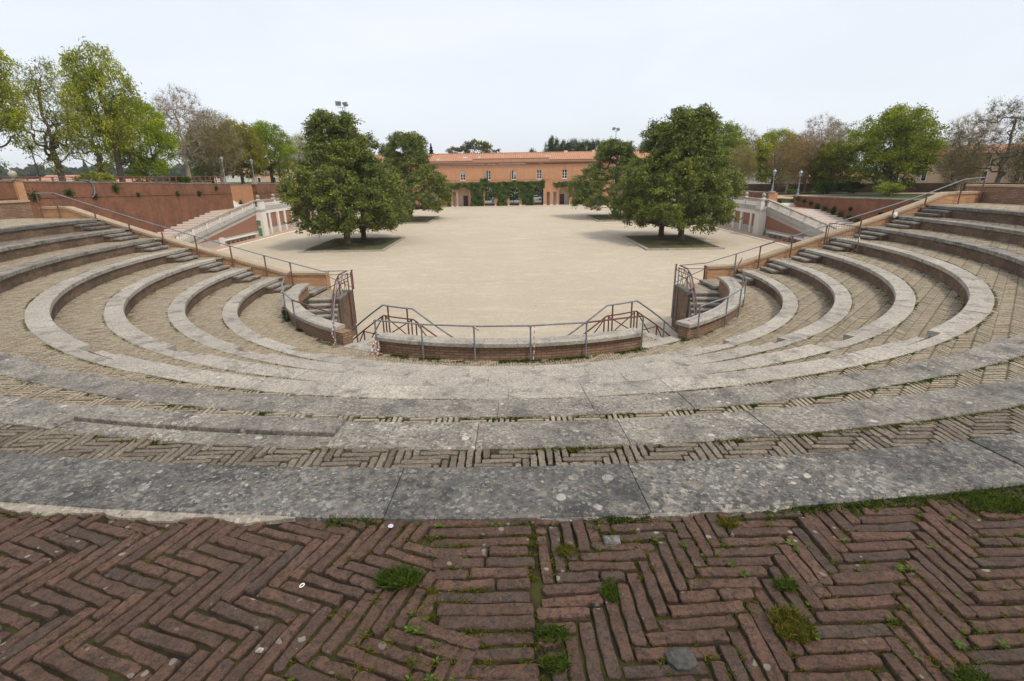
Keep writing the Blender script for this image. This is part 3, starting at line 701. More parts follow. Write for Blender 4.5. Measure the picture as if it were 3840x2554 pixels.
# ------------------------------------------------------------------ square: planters, paths at the sides
def planter(x0, x1, y0, y1, lab):
    t = thing('planter_bed', lab, 'planter bed', ((x0 + x1) / 2, (y0 + y1) / 2, GZ), 'kerbed beds around the magnolias')
    k = .28
    for a in ((x0, x1, y0, y0 + k), (x0, x1, y1 - k, y1), (x0, x0 + k, y0 + k + .002, y1 - k - .002), (x1 - k, x1, y0 + k + .002, y1 - k - .002)):
        m = MB(); m.box(*a, GZ - .05, GZ + .15, rnd=random.random() * .5); m.build('kerb', 'stone_light', t)
    m = MB(); nx, ny = 24, 24; rs = random.Random(3)
    idx = m.add([(x0 + k + (x1 - x0 - 2 * k) * i / nx, y0 + k + (y1 - y0 - 2 * k) * j / ny, GZ + .08 + rs.random() * .07 * (0 < i < nx and 0 < j < ny)) for j in range(ny + 1) for i in range(nx + 1)])
    for j in range(ny):
        for i in range(nx): a = idx + j * (nx + 1) + i; m.face((a, a + 1, a + nx + 2, a + nx + 1))
    m.build('soil', 'planter_soil', t)
planter(-20.8, -12.4, 49.6, 60.6, 'near left stone kerbed bed with mossy soil under two magnolias')
planter(-20.8, -12.6, 79.8, 92.6, 'far left stone kerbed bed beside the left end of the building')
planter(12.7, 20.0, 47.2, 58.2, 'near right stone kerbed bed with mossy soil under two magnolias')
planter(13.2, 20.5, 77.8, 89.6, 'far right stone kerbed bed beside the right end of the building')

n = 2600; X = RNG.uniform(-30, 27, n); Y = RNG.uniform(24, 118, n); pl_ = np.array([(-16.6, 55), (16.3, 53), (-16.7, 86), (16.8, 84)])
dm = np.min(np.hypot(X[:, None] - pl_[:, 0], (Y[:, None] - pl_[:, 1]) * .8), 1); kp = RNG.uniform(0, 1, n) < np.clip(1.5 - dm / 8, .10, 1); X, Y = X[kp], Y[kp]; n = len(X)
aa = RNG.uniform(0, 6.28, n); sz = RNG.uniform(.03, .075, n); U = np.stack([np.cos(aa), np.sin(aa), 0 * aa], 1); W_ = np.stack([-np.sin(aa), np.cos(aa), 0 * aa + .25], 1); Cc = np.stack([X, Y, 0 * X + GZ + .012], 1)
V = np.stack([Cc - U * sz[:, None], Cc - W_ * sz[:, None] * .45, Cc + U * sz[:, None], Cc + W_ * sz[:, None] * .45], 1).reshape(-1, 3); V[:, 2] = np.maximum(V[:, 2], GZ + .003)
tag(npmesh('leaf_litter', V, np.arange(4 * n).reshape(-1, 4), 'dead_leaf'), 'scattered dry brown leaves on the gravel around the kerbed beds', 'leaf litter', kind='stuff')
# ------------------------------------------------------------------ ramparts, balustrade stairs
def baluster_mesh(h=.62, r=.085):
    m = MB(); m.lathe((0, 0, 0), [(r * .9, 0), (r * .9, h * .08), (r * .5, h * .13), (r * 1.0, h * .32), (r * .9, h * .42), (r * .42, h * .72), (r * .42, h * .80), (r * .8, h * .87), (r * .8, h)], 8)
    o = m.build('baluster', 'travertine', None); me = o.data; bpy.data.objects.remove(o); return me
BAL = baluster_mesh()
def place_mesh(name, me, parent, x, y, z):
    o = bpy.data.objects.new(name, me); COL.objects.link(o); o.parent = parent; pl = parent.location
    o.location = (x - pl.x, y - pl.y, z - pl.z); return o
def rampart(side, xw, top, y0, y1, label, zb=GZ, th=.6):
    """long brick wall along Y with face at x=xw"""
    t = thing('rampart_wall', label, 'rampart wall', (xw, (y0 + y1) / 2, zb), 'brick ramparts beside the square')
    n = max(2, int((y1 - y0) / 6)); ys = [y0 + (y1 - y0) * i / n for i in range(n + 1)]
    bd = MB(); cp = MB(); sc_ = MB()
    for a, b in zip(ys, ys[1:]):
        x0, x1 = (xw - th, xw) if side < 0 else (xw, xw + th)
        def quad(mb, e, d0, d1):
            mb.prism([(x0 - e, a, top(a) + d0), (x1 + e, a, top(a) + d0), (x1 + e, b, top(b) + d0), (x0 - e, b, top(b) + d0)], [(x0 - e, a, top(a) + d1), (x1 + e, a, top(a) + d1), (x1 + e, b, top(b) + d1), (x0 - e, b, top(b) + d1)])
        bd.prism([(x0, a, zb - .2), (x1, a, zb - .2), (x1, b, zb - .2), (x0, b, zb - .2)], [(x0, a, top(a) - .1), (x1, a, top(a) - .1), (x1, b, top(b) - .1), (x0, b, top(b) - .1)])
        quad(cp, .04, -.098, 0); quad(sc_, .05, -1.3, -1.18)
    bd.build('brickwork', 'brick_rampart', t); cp.build('coping', 'stone_mid', t); sc_.build('string_course', 'brick_rampart', t)
    return t
ltop = lambda y: .25 - .0225 * (y - 39)
rampart(-1, -37.0, ltop, 24, 70, 'long left brick rampart with thin string course and capers growing from its joints')
t = rampart(-1, -35.3, lambda y: -.55 - .002 * (y - 73), 73.6, 119, 'far left brick rampart behind the balustrade, running on behind the magnolias')
m = MB(); m.box(-41.5, -35.9, 73.5, 74.1, GZ, -.66); m.build('return_face', 'brick_facade', t); m = MB(); m.box(-41.5, -35.25, 73.45, 74.15, -.657, -.56); m.build('return_coping', 'stone_mid', t)
rtop = lambda y: -2.9 + .0225 * (62.5 - y)
rampart(1, 34.0, rtop, 25, 62.5, 'long right brick rampart with plants in its joints below the lawn terrace')
t = rampart(1, 30.9, lambda y: -2.45 - .003 * (y - 62), 62.4, 116, 'far right brick rampart behind the balustrade, running on behind the magnolias')
m = MB(); m.box(30.88, 31.85, 62.0, 62.38, GZ, -2.5); m.build('end_pier', 'brick_facade', t)
# pier with ball on the left rampart
t = thing('rampart_pier', 'orange brick pier with a stone ball on top projecting from the left rampart', 'pier', (-36.7, 40, GZ))
m = MB(); m.box(-37.1, -36.82, 39.5, 40.15, GZ, .22); m.build('brickwork', 'brick_orange', t)
m = MB(); m.box(-37.6, -36.75, 39.4, 40.3, .24, .36); m.build('cap', 'stone_mid', t)
m = MB(); m.lathe((-37.15, 39.85, .36), [(.1, 0), (.1, .08), (.22, .16), (.28, .32), (.22, .48), (.1, .57), (.01, .6)], 12); m.build('ball', 'stone_light', t, smooth=True)

def stair_side(side, xb, ytop, zl, ybot, xw, yfar):
    nm = 'left' if side < 0 else 'right'; dirx = -side            # outward to the square
    zr_top = zl + 1.12; slope = (zl - GZ) / (ytop - ybot); s = side
    t = thing('ramp_stair', f'{nm} broad flight of shallow brick steps with pale stone edges climbing behind the balustrade', 'staircase', ((xb + xw) / 2, ybot, GZ), 'broad balustraded flights')
    n = 20; dy = (ytop - ybot) / n; xa, xc = sorted((xb + s * .2, xw - s * .05))
    for i in range(n):
        z = GZ + (zl - GZ) * (i + 1) / n; y = ybot + dy * i
        m = MB(); m.box(xa, xc, y + .31, y + dy, GZ - .05, z - .012); stp = m.build('step', 'brick_tread', t)
        m = MB(); m.box(xa, xc, y - .02, y + .305, z - .17, z); m.build('nosing', 'travertine', stp)
    # upper landing and wall below it
    m = MB(); m.box(min(xb, xw), max(xb, xw), ytop + .01, yfar, GZ, zl - .01); m.build('landing', 'path_paving', t)
    # ---- sloping balustrade
    t = thing('sloping_balustrade', f'{nm} sloping pale stone balustrade above a brick panel wall', 'balustrade', (xb, (ybot + ytop) / 2, GZ), 'sloping balustrades')
    zn = lambda y: GZ + (y - ybot) * slope
    ya = ybot + 1.5; yb = ytop - .05
    def sl(mb, x0, x1, d0, d1, y0=ya, y1=yb): mb.prism([(x0, y0, zn(y0) + d0), (x1, y0, zn(y0) + d0), (x1, y1, zn(y1) + d0), (x0, y1, zn(y1) + d0)], [(x0, y0, zn(y0) + d1), (x1, y0, zn(y0) + d1), (x1, y1, zn(y1) + d1), (x0, y1, zn(y1) + d1)])
    m = MB(); sl(m, xb - .17, xb + .17, .98, 1.10); m.build('top_rail', 'stone_light', t)
    m = MB(); sl(m, xb - .16, xb + .16, .20, .34); sl(m, xb - .24, xb + .24, -.12, .19); m.build('string_course', 'cornice_stone', t)
    m = MB(); sl(m, xb - .13, xb + .13, -.6, -.125); m.build('frieze', 'cornice_stone', t)
    m = MB(); y0 = ybot + .02; m.prism([(xb - .12, y0, GZ - .05), (xb + .12, y0, GZ - .05), (xb + .12, yb, GZ - .05), (xb - .12, yb, GZ - .05)], [(xb - .12, y0, zn(y0) - .3), (xb + .12, y0, zn(y0) - .3), (xb + .12, yb, zn(yb) - .3), (xb - .12, yb, zn(yb) - .3)]); m.build('panel_wall', 'brick_panel', t)
    m = MB(); m.box(*sorted((xb + dirx * .125, xb + dirx * .20)), ya, yb, GZ, GZ + .75); m.build('plinth', 'cornice_stone', t)
    y = ya + .25; c = 0
    while y < yb - .15:
        if c % 9 == 8:
            m = MB(); m.prism([(xb - .12, y - .14, zn(y - .14) + .34), (xb + .12, y - .14, zn(y - .14) + .34), (xb + .12, y + .14, zn(y + .14) + .34), (xb - .12, y + .14, zn(y + .14) + .34)], [(xb - .12, y - .14, zn(y - .14) + .978), (xb + .12, y - .14, zn(y - .14) + .978), (xb + .12, y + .14, zn(y + .14) + .978), (xb - .12, y + .14, zn(y + .14) + .978)]); m.build('pedestal', 'travertine', t)
        else: place_mesh('baluster', BAL, t, xb, y, zn(y) + .35)
        y += .29; c += 1
    # ---- level balustrade with panelled wall below
    t = thing('terrace_balustrade', f'{nm} level stone balustrade with ball finials over a wall of white pilasters and brick panels', 'balustrade', (xb, ytop + 8, GZ), 'level balustrades')
    ys, ye = ytop + .1, yfar; px0, px1 = sorted((xb - s * -.0 + dirx * .85, xb - dirx * .3))
    m = MB(); m.box(px0, px1, ys - .1, ys + 1.1, GZ - .02, zl - .15); pil = m.build('corner_pillar', 'travertine', t)
    m = MB(); m.box(px0 - .08, px1 + .08, ys - .18, ys + 1.18, zl - .148, zl + .03); m.build('ledge', 'cornice_stone', pil)
    m = MB(); 
    for (a0, a1) in ((px0, px0 + .34), (px1 - .34, px1)): m.box(a0, a1, ys - .1, ys + 1.1, zl + .032, zl + 1.0)
    m.build('pedestal', 'travertine', pil)
    for q in (1, 2): place_mesh('baluster', BAL, t, px0 + (px1 - px0) * q / 3, ys, zl + .36)
    m = MB(); m.box(px0 + .342, px1 - .342, ys - .08, ys + .25, zl + .032, zl + .34); m.build('rail_base', 'travertine', pil)
    m = MB(); m.box(px0 - .05, px1 + .05, ys - .16, ys + 1.14, zl + 1.002, zl + 1.12); m.build('top_slab', 'stone_light', pil)
    m = MB(); m.box(*sorted((xb + dirx * .12, xb - dirx * .16)), ys + 1.16, ye, GZ, zl - .15); m.build('panel_wall', 'brick_panel', t)
    m = MB(); m.box(xb - .28, xb + .28, ys + 1.2, ye, zl - .148, zl + .05); m.box(xb - .15, xb + .15, ys + 1.2, ye, zl + .052, zl + .34); m.build('ledge', 'cornice_stone', t)
    m = MB(); m.box(xb - .17, xb + .17, ys + 1.2, ye, zl + 1.0, zl + 1.12); m.build('top_rail', 'stone_light', t)
    fx = sorted((xb + dirx * .122, xb + dirx * .22))
    m = MB(); m.box(*fx, ys + 1.16, ye, GZ, GZ + .8); m.build('plinth', 'cornice_stone', t)
    m = MB(); m.box(*fx, ys + 1.16, ye, zl - .6, zl - .15); m.build('frieze', 'travertine', t)
    y = ys + 1.2; i = 0
    while y < ye - 1:
        m = MB(); m.box(*sorted((xb + dirx * .122, xb + dirx * (.36 if i % 2 else .24))), y + 1.9, y + 2.35, GZ + .002, zl - .602); m.build('pilaster', 'travertine', t)
        if i % 2 == 1 or i == 0:
            yy = y + (2.1 if i else .1)
            m = MB(); m.box(xb - .17, xb + .17, yy - .2, yy + .2, zl + .345, zl + 1.24); ped = m.build('pedestal', 'travertine', t)
            m = MB(); m.lathe((xb, yy, zl + 1.24), [(.08, 0), (.08, .06), (.18, .14), (.23, .27), (.18, .40), (.08, .48), (.01, .5)], 12); m.build('ball', 'stone_light', ped, smooth=True)
        y += 2.35; i += 1
    y = ys + 1.6; c = 0
    while y < ye - .3 and c < 80: place_mesh('baluster', BAL, t, xb, y, zl + .35); y += .29; c += 1
    # bench along the wall
    t = thing('stone_bench', f'{nm} long stone bench on turned supports below the sloping balustrade', 'bench', (xb + dirx * .6, ytop - 5, GZ), 'stone benches along the side walls')
    b0, b1 = sorted((xb + dirx * .25, xb + dirx * .72)); y0, y1 = ytop - 9, ytop - 1.6
    m = MB(); m.box(b0, b1, y0, y1, GZ + .50, GZ + .60, rnd=.3); m.build('seat', 'travertine', t)
    m = MB(); m.box(b0, b1 - .1, y0 - .5, y0 - .002, GZ, GZ + .9, rnd=.3); m.build('end_block', 'travertine', t)
    y = y0 + .35
    while y < y1: 
        m = MB(); m.lathe(((b0 + b1) / 2, y, GZ + .12), [(.13, 0), (.07, .08), (.15, .22), (.08, .33), (.12, .378)], 8); m.build('support', 'cornice_stone', t); y += .95
    # paved margin with kerb
    pm = MB(); k0, k1 = sorted((xb + dirx * .2, xb + dirx * 1.9)); pm.box(k0, k1, ybot, yfar, GZ, GZ + .05); struct('side_path', pm, 'path_paving')
    km = MB(); q0, q1 = sorted((xb + dirx * 1.9, xb + dirx * 2.18)); y = ybot
    km = MB()
    while y < yfar: km.box(q0 + .002, q1, y, y + 1.17, GZ, GZ + .07, rnd=random.random() * .5); y += 1.18
    tag(km.build('kerb', 'travertine'), f'{nm} pale stone kerb between brick side path and gravel', 'kerb', 'stone kerbs of the gravel square')
stair_side(-1, -32.0, 65.2, -3.6, 42.4, -37.0, 98)
stair_side(1, 28.6, 57.3, -4.1, 38.0, 34.0, 98)
# upper flights
t = thing('upper_stair', 'short flight of pale stone steps turning up between the two left ramparts', 'staircase', (-39, 72, -3.6))
for i in range(17):
    m = MB(); m.box(-37.2 - .33 * i - .36, -37.2 - .33 * i, 70.05, 73.45, -3.62, -3.6 + .165 * (i + 1), rnd=random.random()); m.build('step', 'travertine', t)
t = thing('terrace_steps', 'three low pale steps between the right ramparts leading to the lawn', 'staircase', (33, 62.5, -4.1))
for i in range(4):
    m = MB(); m.box(31.9, 33.95, 61.6 + .45 * i, 61.6 + .45 * (i + 1) + (1.5 if i == 3 else 0), -4.12, -4.1 + .2 * (i + 1), rnd=random.random()); m.build('step', 'travertine', t)
m = MB(); m.box(31.9, 34.0, 63.4 + 1.5, 70, -3.34, -3.296); struct('terrace_walk', m, 'path_paving')
# green cabinets on the left pillar
t = thing('utility_cabinet', 'dark green metal utility cabinet low on the left corner pillar', 'cabinet', (-31.9, 65.1, GZ), 'green cabinets on the left pillar')
m = MB(); m.box(-32.25, -31.45, 64.95, 65.19, GZ, GZ + 1.05); m.build('housing', 'green_paint', t); m = MB(); m.box(-31.93, -31.87, 64.93, 64.948, GZ + .5, GZ + .72); m.build('lock_plate', 'white_paint', t)
t = thing('notice_panel', 'small green notice panel above the green cabinet on the left pillar', 'panel', (-31.9, 65.1, GZ + 1.5))
m = MB(); m.box(-32.22, -31.48, 65.05, 65.19, GZ + 1.45, GZ + 2.0); m.build('board', 'green_paint', t); m = MB(); m.box(-32.22, -31.48, 65.03, 65.19, GZ + 2.003, GZ + 2.2); m.build('sticker_strip', 'white_paint', t)
# hanging pipe on the left rampart
m = MB(); pts = []
for i in range(13):
    a = -1.2 + 2.5 * i / 12; pts.append((-36.92, 46.2 + 1.1 * math.cos(a) * .7, -.55 + .75 * math.sin(a)))
m.tube([( -37.2, 45.9, .2)] + pts[::-1], .04, 6); tag(m.build('bent_pipe', 'pipe_grey'), 'bent grey pipe looping down over the left rampart top', 'pipe')

# ------------------------------------------------------------------ building
BY = 123.8
B = thing('arcade_building', 'long orange brick building with ivy covered arcade and tiled roof across the square', 'building', (0, BY, GZ))
XL, XR = -40.0, 40.0; ZM = -1.55; ZE = 2.3
arches = [(-31.5, -28.9, -3.7, 'n'), (-25.5, -22.9, -3.7, 'n'), (-19.2, -16.6, -3.7, 'n'), (-13.4, -12.6, -3.5, 's'), (-12.15, -9.55, -3.7, 'n'), (-5.9, -3.55, -3.6, 't'), (-.05, 2.25, -3.6, 't'), (5.8, 8.0, -3.6, 't'),
          (8.8, 9.52, -3.9, 's'), (10.38, 11.12, -3.9, 's'), (11.62, 14.1, -4.2, 'n'), (14.75, 15.6, -3.6, 's'), (18.9, 21.5, -3.7, 'n'), (25, 27.6, -3.7, 'n')]
m = MB(); x = XL; T = .5
for (a, b, zs, kd) in arches:
    m.box(x, a, BY, BY + T, GZ - .05, ZM)
    if kd == 's': m.box(a, b, BY, BY + T, zs, ZM)
    else:
        n = 10; cx, rx = (a + b) / 2, (b - a) / 2; h = min(rx, ZM - .35 - zs)
        pr = [(cx + rx * math.cos(PI - PI * i / n), zs + h * math.sin(PI * i / n)) for i in range(n + 1)]
        for (x1, z1), (x2, z2) in zip(pr, pr[1:]):
            m.prism([(x1, BY, z1), (x2, BY, z2), (x2, BY + T, z2), (x1, BY + T, z1)], [(x1, BY, ZM), (x2, BY, ZM), (x2, BY + T, ZM), (x1, BY + T, ZM)])
    x = b
m.box(x, XR, BY, BY + T, GZ - .05, ZM)
wins = [-34.6, -28.7, -22.7, -16.8, -10.82, -4.87, 1.07, 7.02, 12.95, 18.9, 24.9, 30.8]; ww = .56; wz0, wz1 = -.93, .85
x = XL
for wx in wins: m.box(x, wx - ww, BY, BY + T, ZM, ZE); m.box(wx - ww, wx + ww, BY, BY + T, ZM, wz0)
for wx in wins: pass
x = XL; mm = MB()
edges = [XL] + sum([[wx - ww, wx + ww] for wx in wins], []) + [XR]
# rebuild the lower/upper wall cleanly
m2 = MB(); m2.v, m2.f = [], []
for i in range(0, len(edges), 2): m2.box(edges[i], edges[i + 1], BY, BY + T, ZM + .001, ZE)
for wx in wins:
    m2.box(wx - ww, wx + ww, BY, BY + T, ZM + .001, wz0)
    pr = [(wx + ww * math.cos(PI - PI * i / 8), wz1 + .25 * math.sin(PI * i / 8)) for i in range(9)]
    for (x1, z1), (x2, z2) in zip(pr, pr[1:]):
        m2.prism([(x1, BY, z1), (x2, BY, z2), (x2, BY + T, z2), (x1, BY + T, z1)], [(x1, BY, ZE), (x2, BY, ZE), (x2, BY + T, ZE), (x1, BY + T, ZE)])
# the arcade part of m only (drop what was added above ZM)
keep = [f for f in m.f if max(m.v[i][2] for i in f) <= ZM + .0005]
m.f = keep
m.build('arcade_wall', 'brick_facade', B); m2.build('upper_wall', 'brick_facade', B)
m = MB(); m.box(XL, XR, BY - .05, BY - .002, ZM + .10, ZM + .16); m.box(XL, XR, BY - .06, BY - .002, -.99, -.95); 
m.build('string_course', 'brick_facade', B)
m = MB(); m.box(XL, XR, BY - .12, BY + .6, ZE + .002, ZE + .12); m.box(XL, XR, BY - .28, BY + .6, ZE + .24, ZE + .34); m.build('cornice_band', 'cornice_dark', B)
m = MB(); xx = XL
while xx < XR: m.box(xx, xx + .16, BY - .2, BY + .5, ZE + .121, ZE + .239); xx += .32
m.build('dentil_course', 'brick_facade', B)
m = MB(); m.box(XL, XR, BY - .38, BY + .6, ZE + .341, ZE + .52); m.build('cornice_top', 'brick_facade', B)
m = MB(); m.tube([(XL, BY - .45, ZE + .56), (XR, BY - .45, ZE + .56)], .09, 6); m.build('gutter', 'roof_gutter', B)
m = MB(); m.box(XL, XR, BY + .1, BY + .7, ZE + .522, ZE + .95); m.build('parapet_wall', 'brick_facade', B)
m = MB(); m.box(-8.3, 9.3, BY - .02, BY + .6, ZE + .523, ZE + 1.36); m.build('raised_parapet', 'brick_facade', B)
m = MB(); m.box(-8.4, 9.4, BY - .1, BY + .7, ZE + 1.363, ZE + 1.43); m.box(XL, -8.42, BY, BY + .75, ZE + .953, ZE + 1.02); m.box(9.42, XR, BY, BY + .75, ZE + .953, ZE + 1.02); m.build('parapet_coping', 'roof_gutter', B)
m = MB(); zr0, zr1 = ZE + 1.0, 5.1
m.prism([(XL, BY + .5, zr0 - .2), (XR, BY + .5, zr0 - .2), (XR, BY + 12.5, zr0 - .2), (XL, BY + 12.5, zr0 - .2)], [(XL, BY + .5, zr0), (XR, BY + .5, zr0), (XR, BY + 6.5, zr1), (XL, BY + 6.5, zr1)])
m.prism([(XL, BY + 6.5, zr0 - .19), (XR, BY + 6.5, zr0 - .19), (XR, BY + 12.6, zr0 - .19), (XL, BY + 12.6, zr0 - .19)], [(XL, BY + 6.51, zr1), (XR, BY + 6.51, zr1), (XR, BY + 12.6, zr0), (XL, BY + 12.6, zr0)])
rf = m.build('roof', 'roof_tiles', B)
for i in range(3): pass
m = MB(); m.tube([(XL, BY + 6.5, zr1 + .02), (XR, BY + 6.5, zr1 + .02)], .14, 6); m.build('ridge', 'roof_tiles', rf)
def roofz(y): return zr0 + (zr1 - zr0) * (y - BY - .5) / 6.0
for sx, sy, w_ in ((-10.4, 2.6, 1.0), (-16.6, 1.3, .5), (-7.0, 2.7, .4), (8.9, 2.8, .4), (9.7, 2.8, .4)):
    y1 = BY + sy; m = MB(); m.prism([(sx - w_ / 2, y1, roofz(y1) - .1), (sx + w_ / 2, y1, roofz(y1) - .1), (sx + w_ / 2, y1 + .9, roofz(y1 + .9) - .1), (sx - w_ / 2, y1 + .9, roofz(y1 + .9) - .1)],
        [(sx - w_ / 2, y1, roofz(y1) + .07), (sx + w_ / 2, y1, roofz(y1) + .07), (sx + w_ / 2, y1 + .9, roofz(y1 + .9) + .07), (sx - w_ / 2, y1 + .9, roofz(y1 + .9) + .07)]); m.build('skylight', 'skylight_glass', rf)
for cx_, cw in ((13.8, .4), (20.5, .3)):
    m = MB(); m.box(cx_ - cw, cx_ + cw, BY + 6, BY + 6.8, 4.6, 5.45); m.build('chimney', 'house_pale', rf)
# rear wall, floor, cross walls
m = MB(); segs = [(XL, -7.2), (-2.8, -1.2), (3.3, 4.9), (8.9, XR)]
for a, b in segs: m.box(a, b, BY + 11.5, BY + 12, GZ - .05, ZE)
m.box(XL, XR, BY + 11.5, BY + 12, -2.8, ZE + .001)
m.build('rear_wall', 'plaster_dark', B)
m = MB()
for a in (-8.0, -2.2, -1.1, 3.35, 4.7, 8.25): m.box(a, a + .35, BY + T, BY + 11.49, GZ - .05, -1.6)
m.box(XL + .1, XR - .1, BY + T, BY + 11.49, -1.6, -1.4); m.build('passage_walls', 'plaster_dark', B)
m = MB(); m.box(-8, 9, BY + .02, BY + 11.9, GZ - .03, GZ + .02); m.build('passage_floor', 'path_paving', B)
for (a, b, zs, kd) in arches:
    if kd == 't': continue
    m = MB(); m.box(a - .3, b + .3, BY + 1.9 if kd == 'n' else BY + 1.2, BY + 2.1, GZ, -1.61); m.build('niche_back', 'plaster_cream' if kd == 'n' else 'plaster_grey', B)
    if kd == 'n':
        m = MB(); m.box(a - .28, b + .28, BY + 1.84, BY + 1.898, GZ, GZ + 1.9); m.build('dado', 'plaster_grey', B)
for dx in (-10.57, 12.6, -24.2):
    m = MB(); m.box(dx - .52, dx + .52, BY + 1.72, BY + 1.838, GZ, GZ + 2.4); m.build('door', 'door_maroon', B)
for (a, b) in ((-14.8, -13.4), (-12.6, -12.15), (-9.55, -5.9), (-3.55, -.05), (2.25, 5.8), (8.0, 8.8), (9.52, 10.38), (11.12, 11.62), (14.1, 14.75), (15.6, 18.9)): m = MB(); m.box(a, b, BY - .16, BY - .002, GZ, GZ + .16); m.build('base_kerb', 'travertine', B)
for i, wx in enumerate(wins):
    m = MB(); y = BY + .18; ztop = wz1 + .2
    op = i in (5, 6)
    m.box(wx - ww, wx - ww + .07, y, y + .06, wz0, ztop); m.box(wx + ww - .07, wx + ww, y, y + .06, wz0, ztop); m.box(wx - .05, wx + .05, y - .01, y + .06, wz0, ztop + .05)
    for zz in ((wz0), (wz0 + .62), (wz0 + 1.22), ztop - .06):
        if not op: m.box(wx - ww + .071, wx - .051, y, y + .05, zz, zz + .07)
        m.box(wx + .051, wx + ww - .071, y, y + .05, zz, zz + .07)
    m.box(wx - ww - .04, wx + ww + .04, BY - .08, BY + .12, wz0 - .12, wz0 - .002)
    f = m.build('window', 'white_paint', B)
    m = MB(); m.box(wx - ww, wx + ww, y + .08, y + .1, wz0, wz1 + .25); m.build('pane', 'glass_dark', f)
    if i in (4, 6):
        m = MB(); a0, a1 = (wx - ww + .09, wx + ww - .09) if i == 4 else (wx + .06, wx + ww - .09); m.box(a0, a1, y + .062, y + .078, wz1 - (.35 if i == 4 else .9), wz1 + .18); m.build('blind', 'blind_pale', f)
    if op:
        m = MB(); m.box(wx - ww - .0, wx - ww + .06, y - .45, y, wz0 + .03, ztop - .02); m.build('open_leaf', 'white_paint', f)
# wall lamp marks beside the left niche door
# ------------------------------------------------------------------ leaf helpers
def quads(C, N_, S, asp=1.0, rnd=None, U=None):
    """C centres (n,3), N_ normals, S sizes -> diamond quads"""
    n = len(C); N_ = N_ / (np.linalg.norm(N_, axis=1, keepdims=True) + 1e-9)
    if U is None: U = RNG.normal(size=(n, 3))
    U = U - N_ * (U * N_).sum(1, keepdims=True); U /= (np.linalg.norm(U, axis=1, keepdims=True) + 1e-9)
    W_ = np.cross(N_, U); S = np.broadcast_to(np.asarray(S), (n,))[:, None]
    V = np.stack([C - U * S, C - W_ * S * asp + N_ * S * .12, C + U * S, C + W_ * S * asp + N_ * S * .12], 1).reshape(-1, 3)
    return V, np.arange(4 * n).reshape(-1, 4)
def wnoise(P, s, seed=0):
    r = np.random.default_rng(seed); out = np.zeros(len(P))
    for k in range(5):
        d = r.normal(size=P.shape[1]); d /= np.linalg.norm(d); out += np.sin(P @ d * s * (1 + .5 * k) + r.uniform(0, 6.28)) / (1 + .35 * k)
    return out / 2.6

# ivy
n = 44000; X = RNG.uniform(-15.6, 18.8, n); Z = RNG.uniform(GZ, -.6, n)
P2 = np.stack([X, Z], 1); wv = wnoise(P2, 1.5, 3) * .22 + wnoise(P2, 5, 4) * .08
keep = np.zeros(n, bool)
top = np.where(X < -2, -1.45, -1.4) + wv + np.where(np.abs(X + 5.9) < .9, .75, 0) + np.where(X < -11, -.25, 0)
keep |= (X < 8.3 + wv * 2) & (Z < top) & (Z > -3.0 + wv)
bott = np.where((X > -9.3) & (X < -5.7), GZ + .1 + np.abs(X + 7.6) * .12, 0); keep |= (X > -9.2 + wv) & (X < -5.95 + wv) & (Z < top)
keep |= (X > -3.45 + .15 * (Z + 7) * -.3) & (X < .0 + wv * .4) & (Z < top) & ~((X < -2.9 + wv) & (Z < -5)) & ~((X > -.55 + wv) & (Z < -5.2))
keep |= (X > 2.35) & (X < 5.75 + wv * .4) & (Z < top) & ~((X < 3.0 + wv) & (Z < -5.4))
keep |= (X > -14.8 + wv) & (X < -13.75 + wv) & (Z < top)
keep |= (X > 10.3 + (Z + 2) * -.8 + wv) & (Z < -1.7 + wv) & (Z > -2.9 + wv)
keep |= (X > 13.9 + wv) & (X < 14.7) & (Z < -1.8) & (Z > -4.9 + wv); keep |= (X > 15.7 + wv) & (Z < -1.75 + wv)
for (a, b, zs, kd) in arches:
    if kd == 's': keep &= ~((X > a) & (X < b) & (Z < zs))
    else:
        cx, rx = (a + b) / 2, (b - a) / 2; h = min(rx, ZM - .35 - zs)
        keep &= ~((X > a + .05) & (X < b - .05) & (Z < zs + wv * .3)); keep &= ~((((X - cx) / rx) ** 2 + ((Z - zs) / h) ** 2 < .9 + wv * .2) & (Z >= zs))
keep &= ~((X > 5.9) & (X < 8) & (Z < -3.2))
X, Z = X[keep], Z[keep]; n = len(X)
bulge = .12 + .22 * (wnoise(np.stack([X, Z], 1), 2.2, 9) + .8)
C = np.stack([X, BY - RNG.uniform(.02, 1, n) * bulge - .05, Z], 1)
V, F = quads(C, RNG.normal(size=(n, 3)) * .7 + np.array([0, -1, .5]), RNG.uniform(.07, .15, n), .8)
iv = thing('ivy', 'dense dark green ivy covering the arcade pillars of the orange building', 'climbing plant', (0, BY - .2, GZ))
npmesh('foliage', V, F, 'ivy_green', iv, np.clip(.5 + .35 * wnoise(C, 3, 5) + RNG.normal(0, .2, n), 0, 1))
m = MB()
for x_ in (-14.3, -8.3, -7.2, -2.2, -1.0, 3.6, 4.8, 16.5):
    m.tube([(x_, BY - .08, GZ), (x_ + .1, BY - .1, -4.5), (x_ - .1, BY - .1, -2)], .04, 5)
m.build('stems', 'bark', iv)

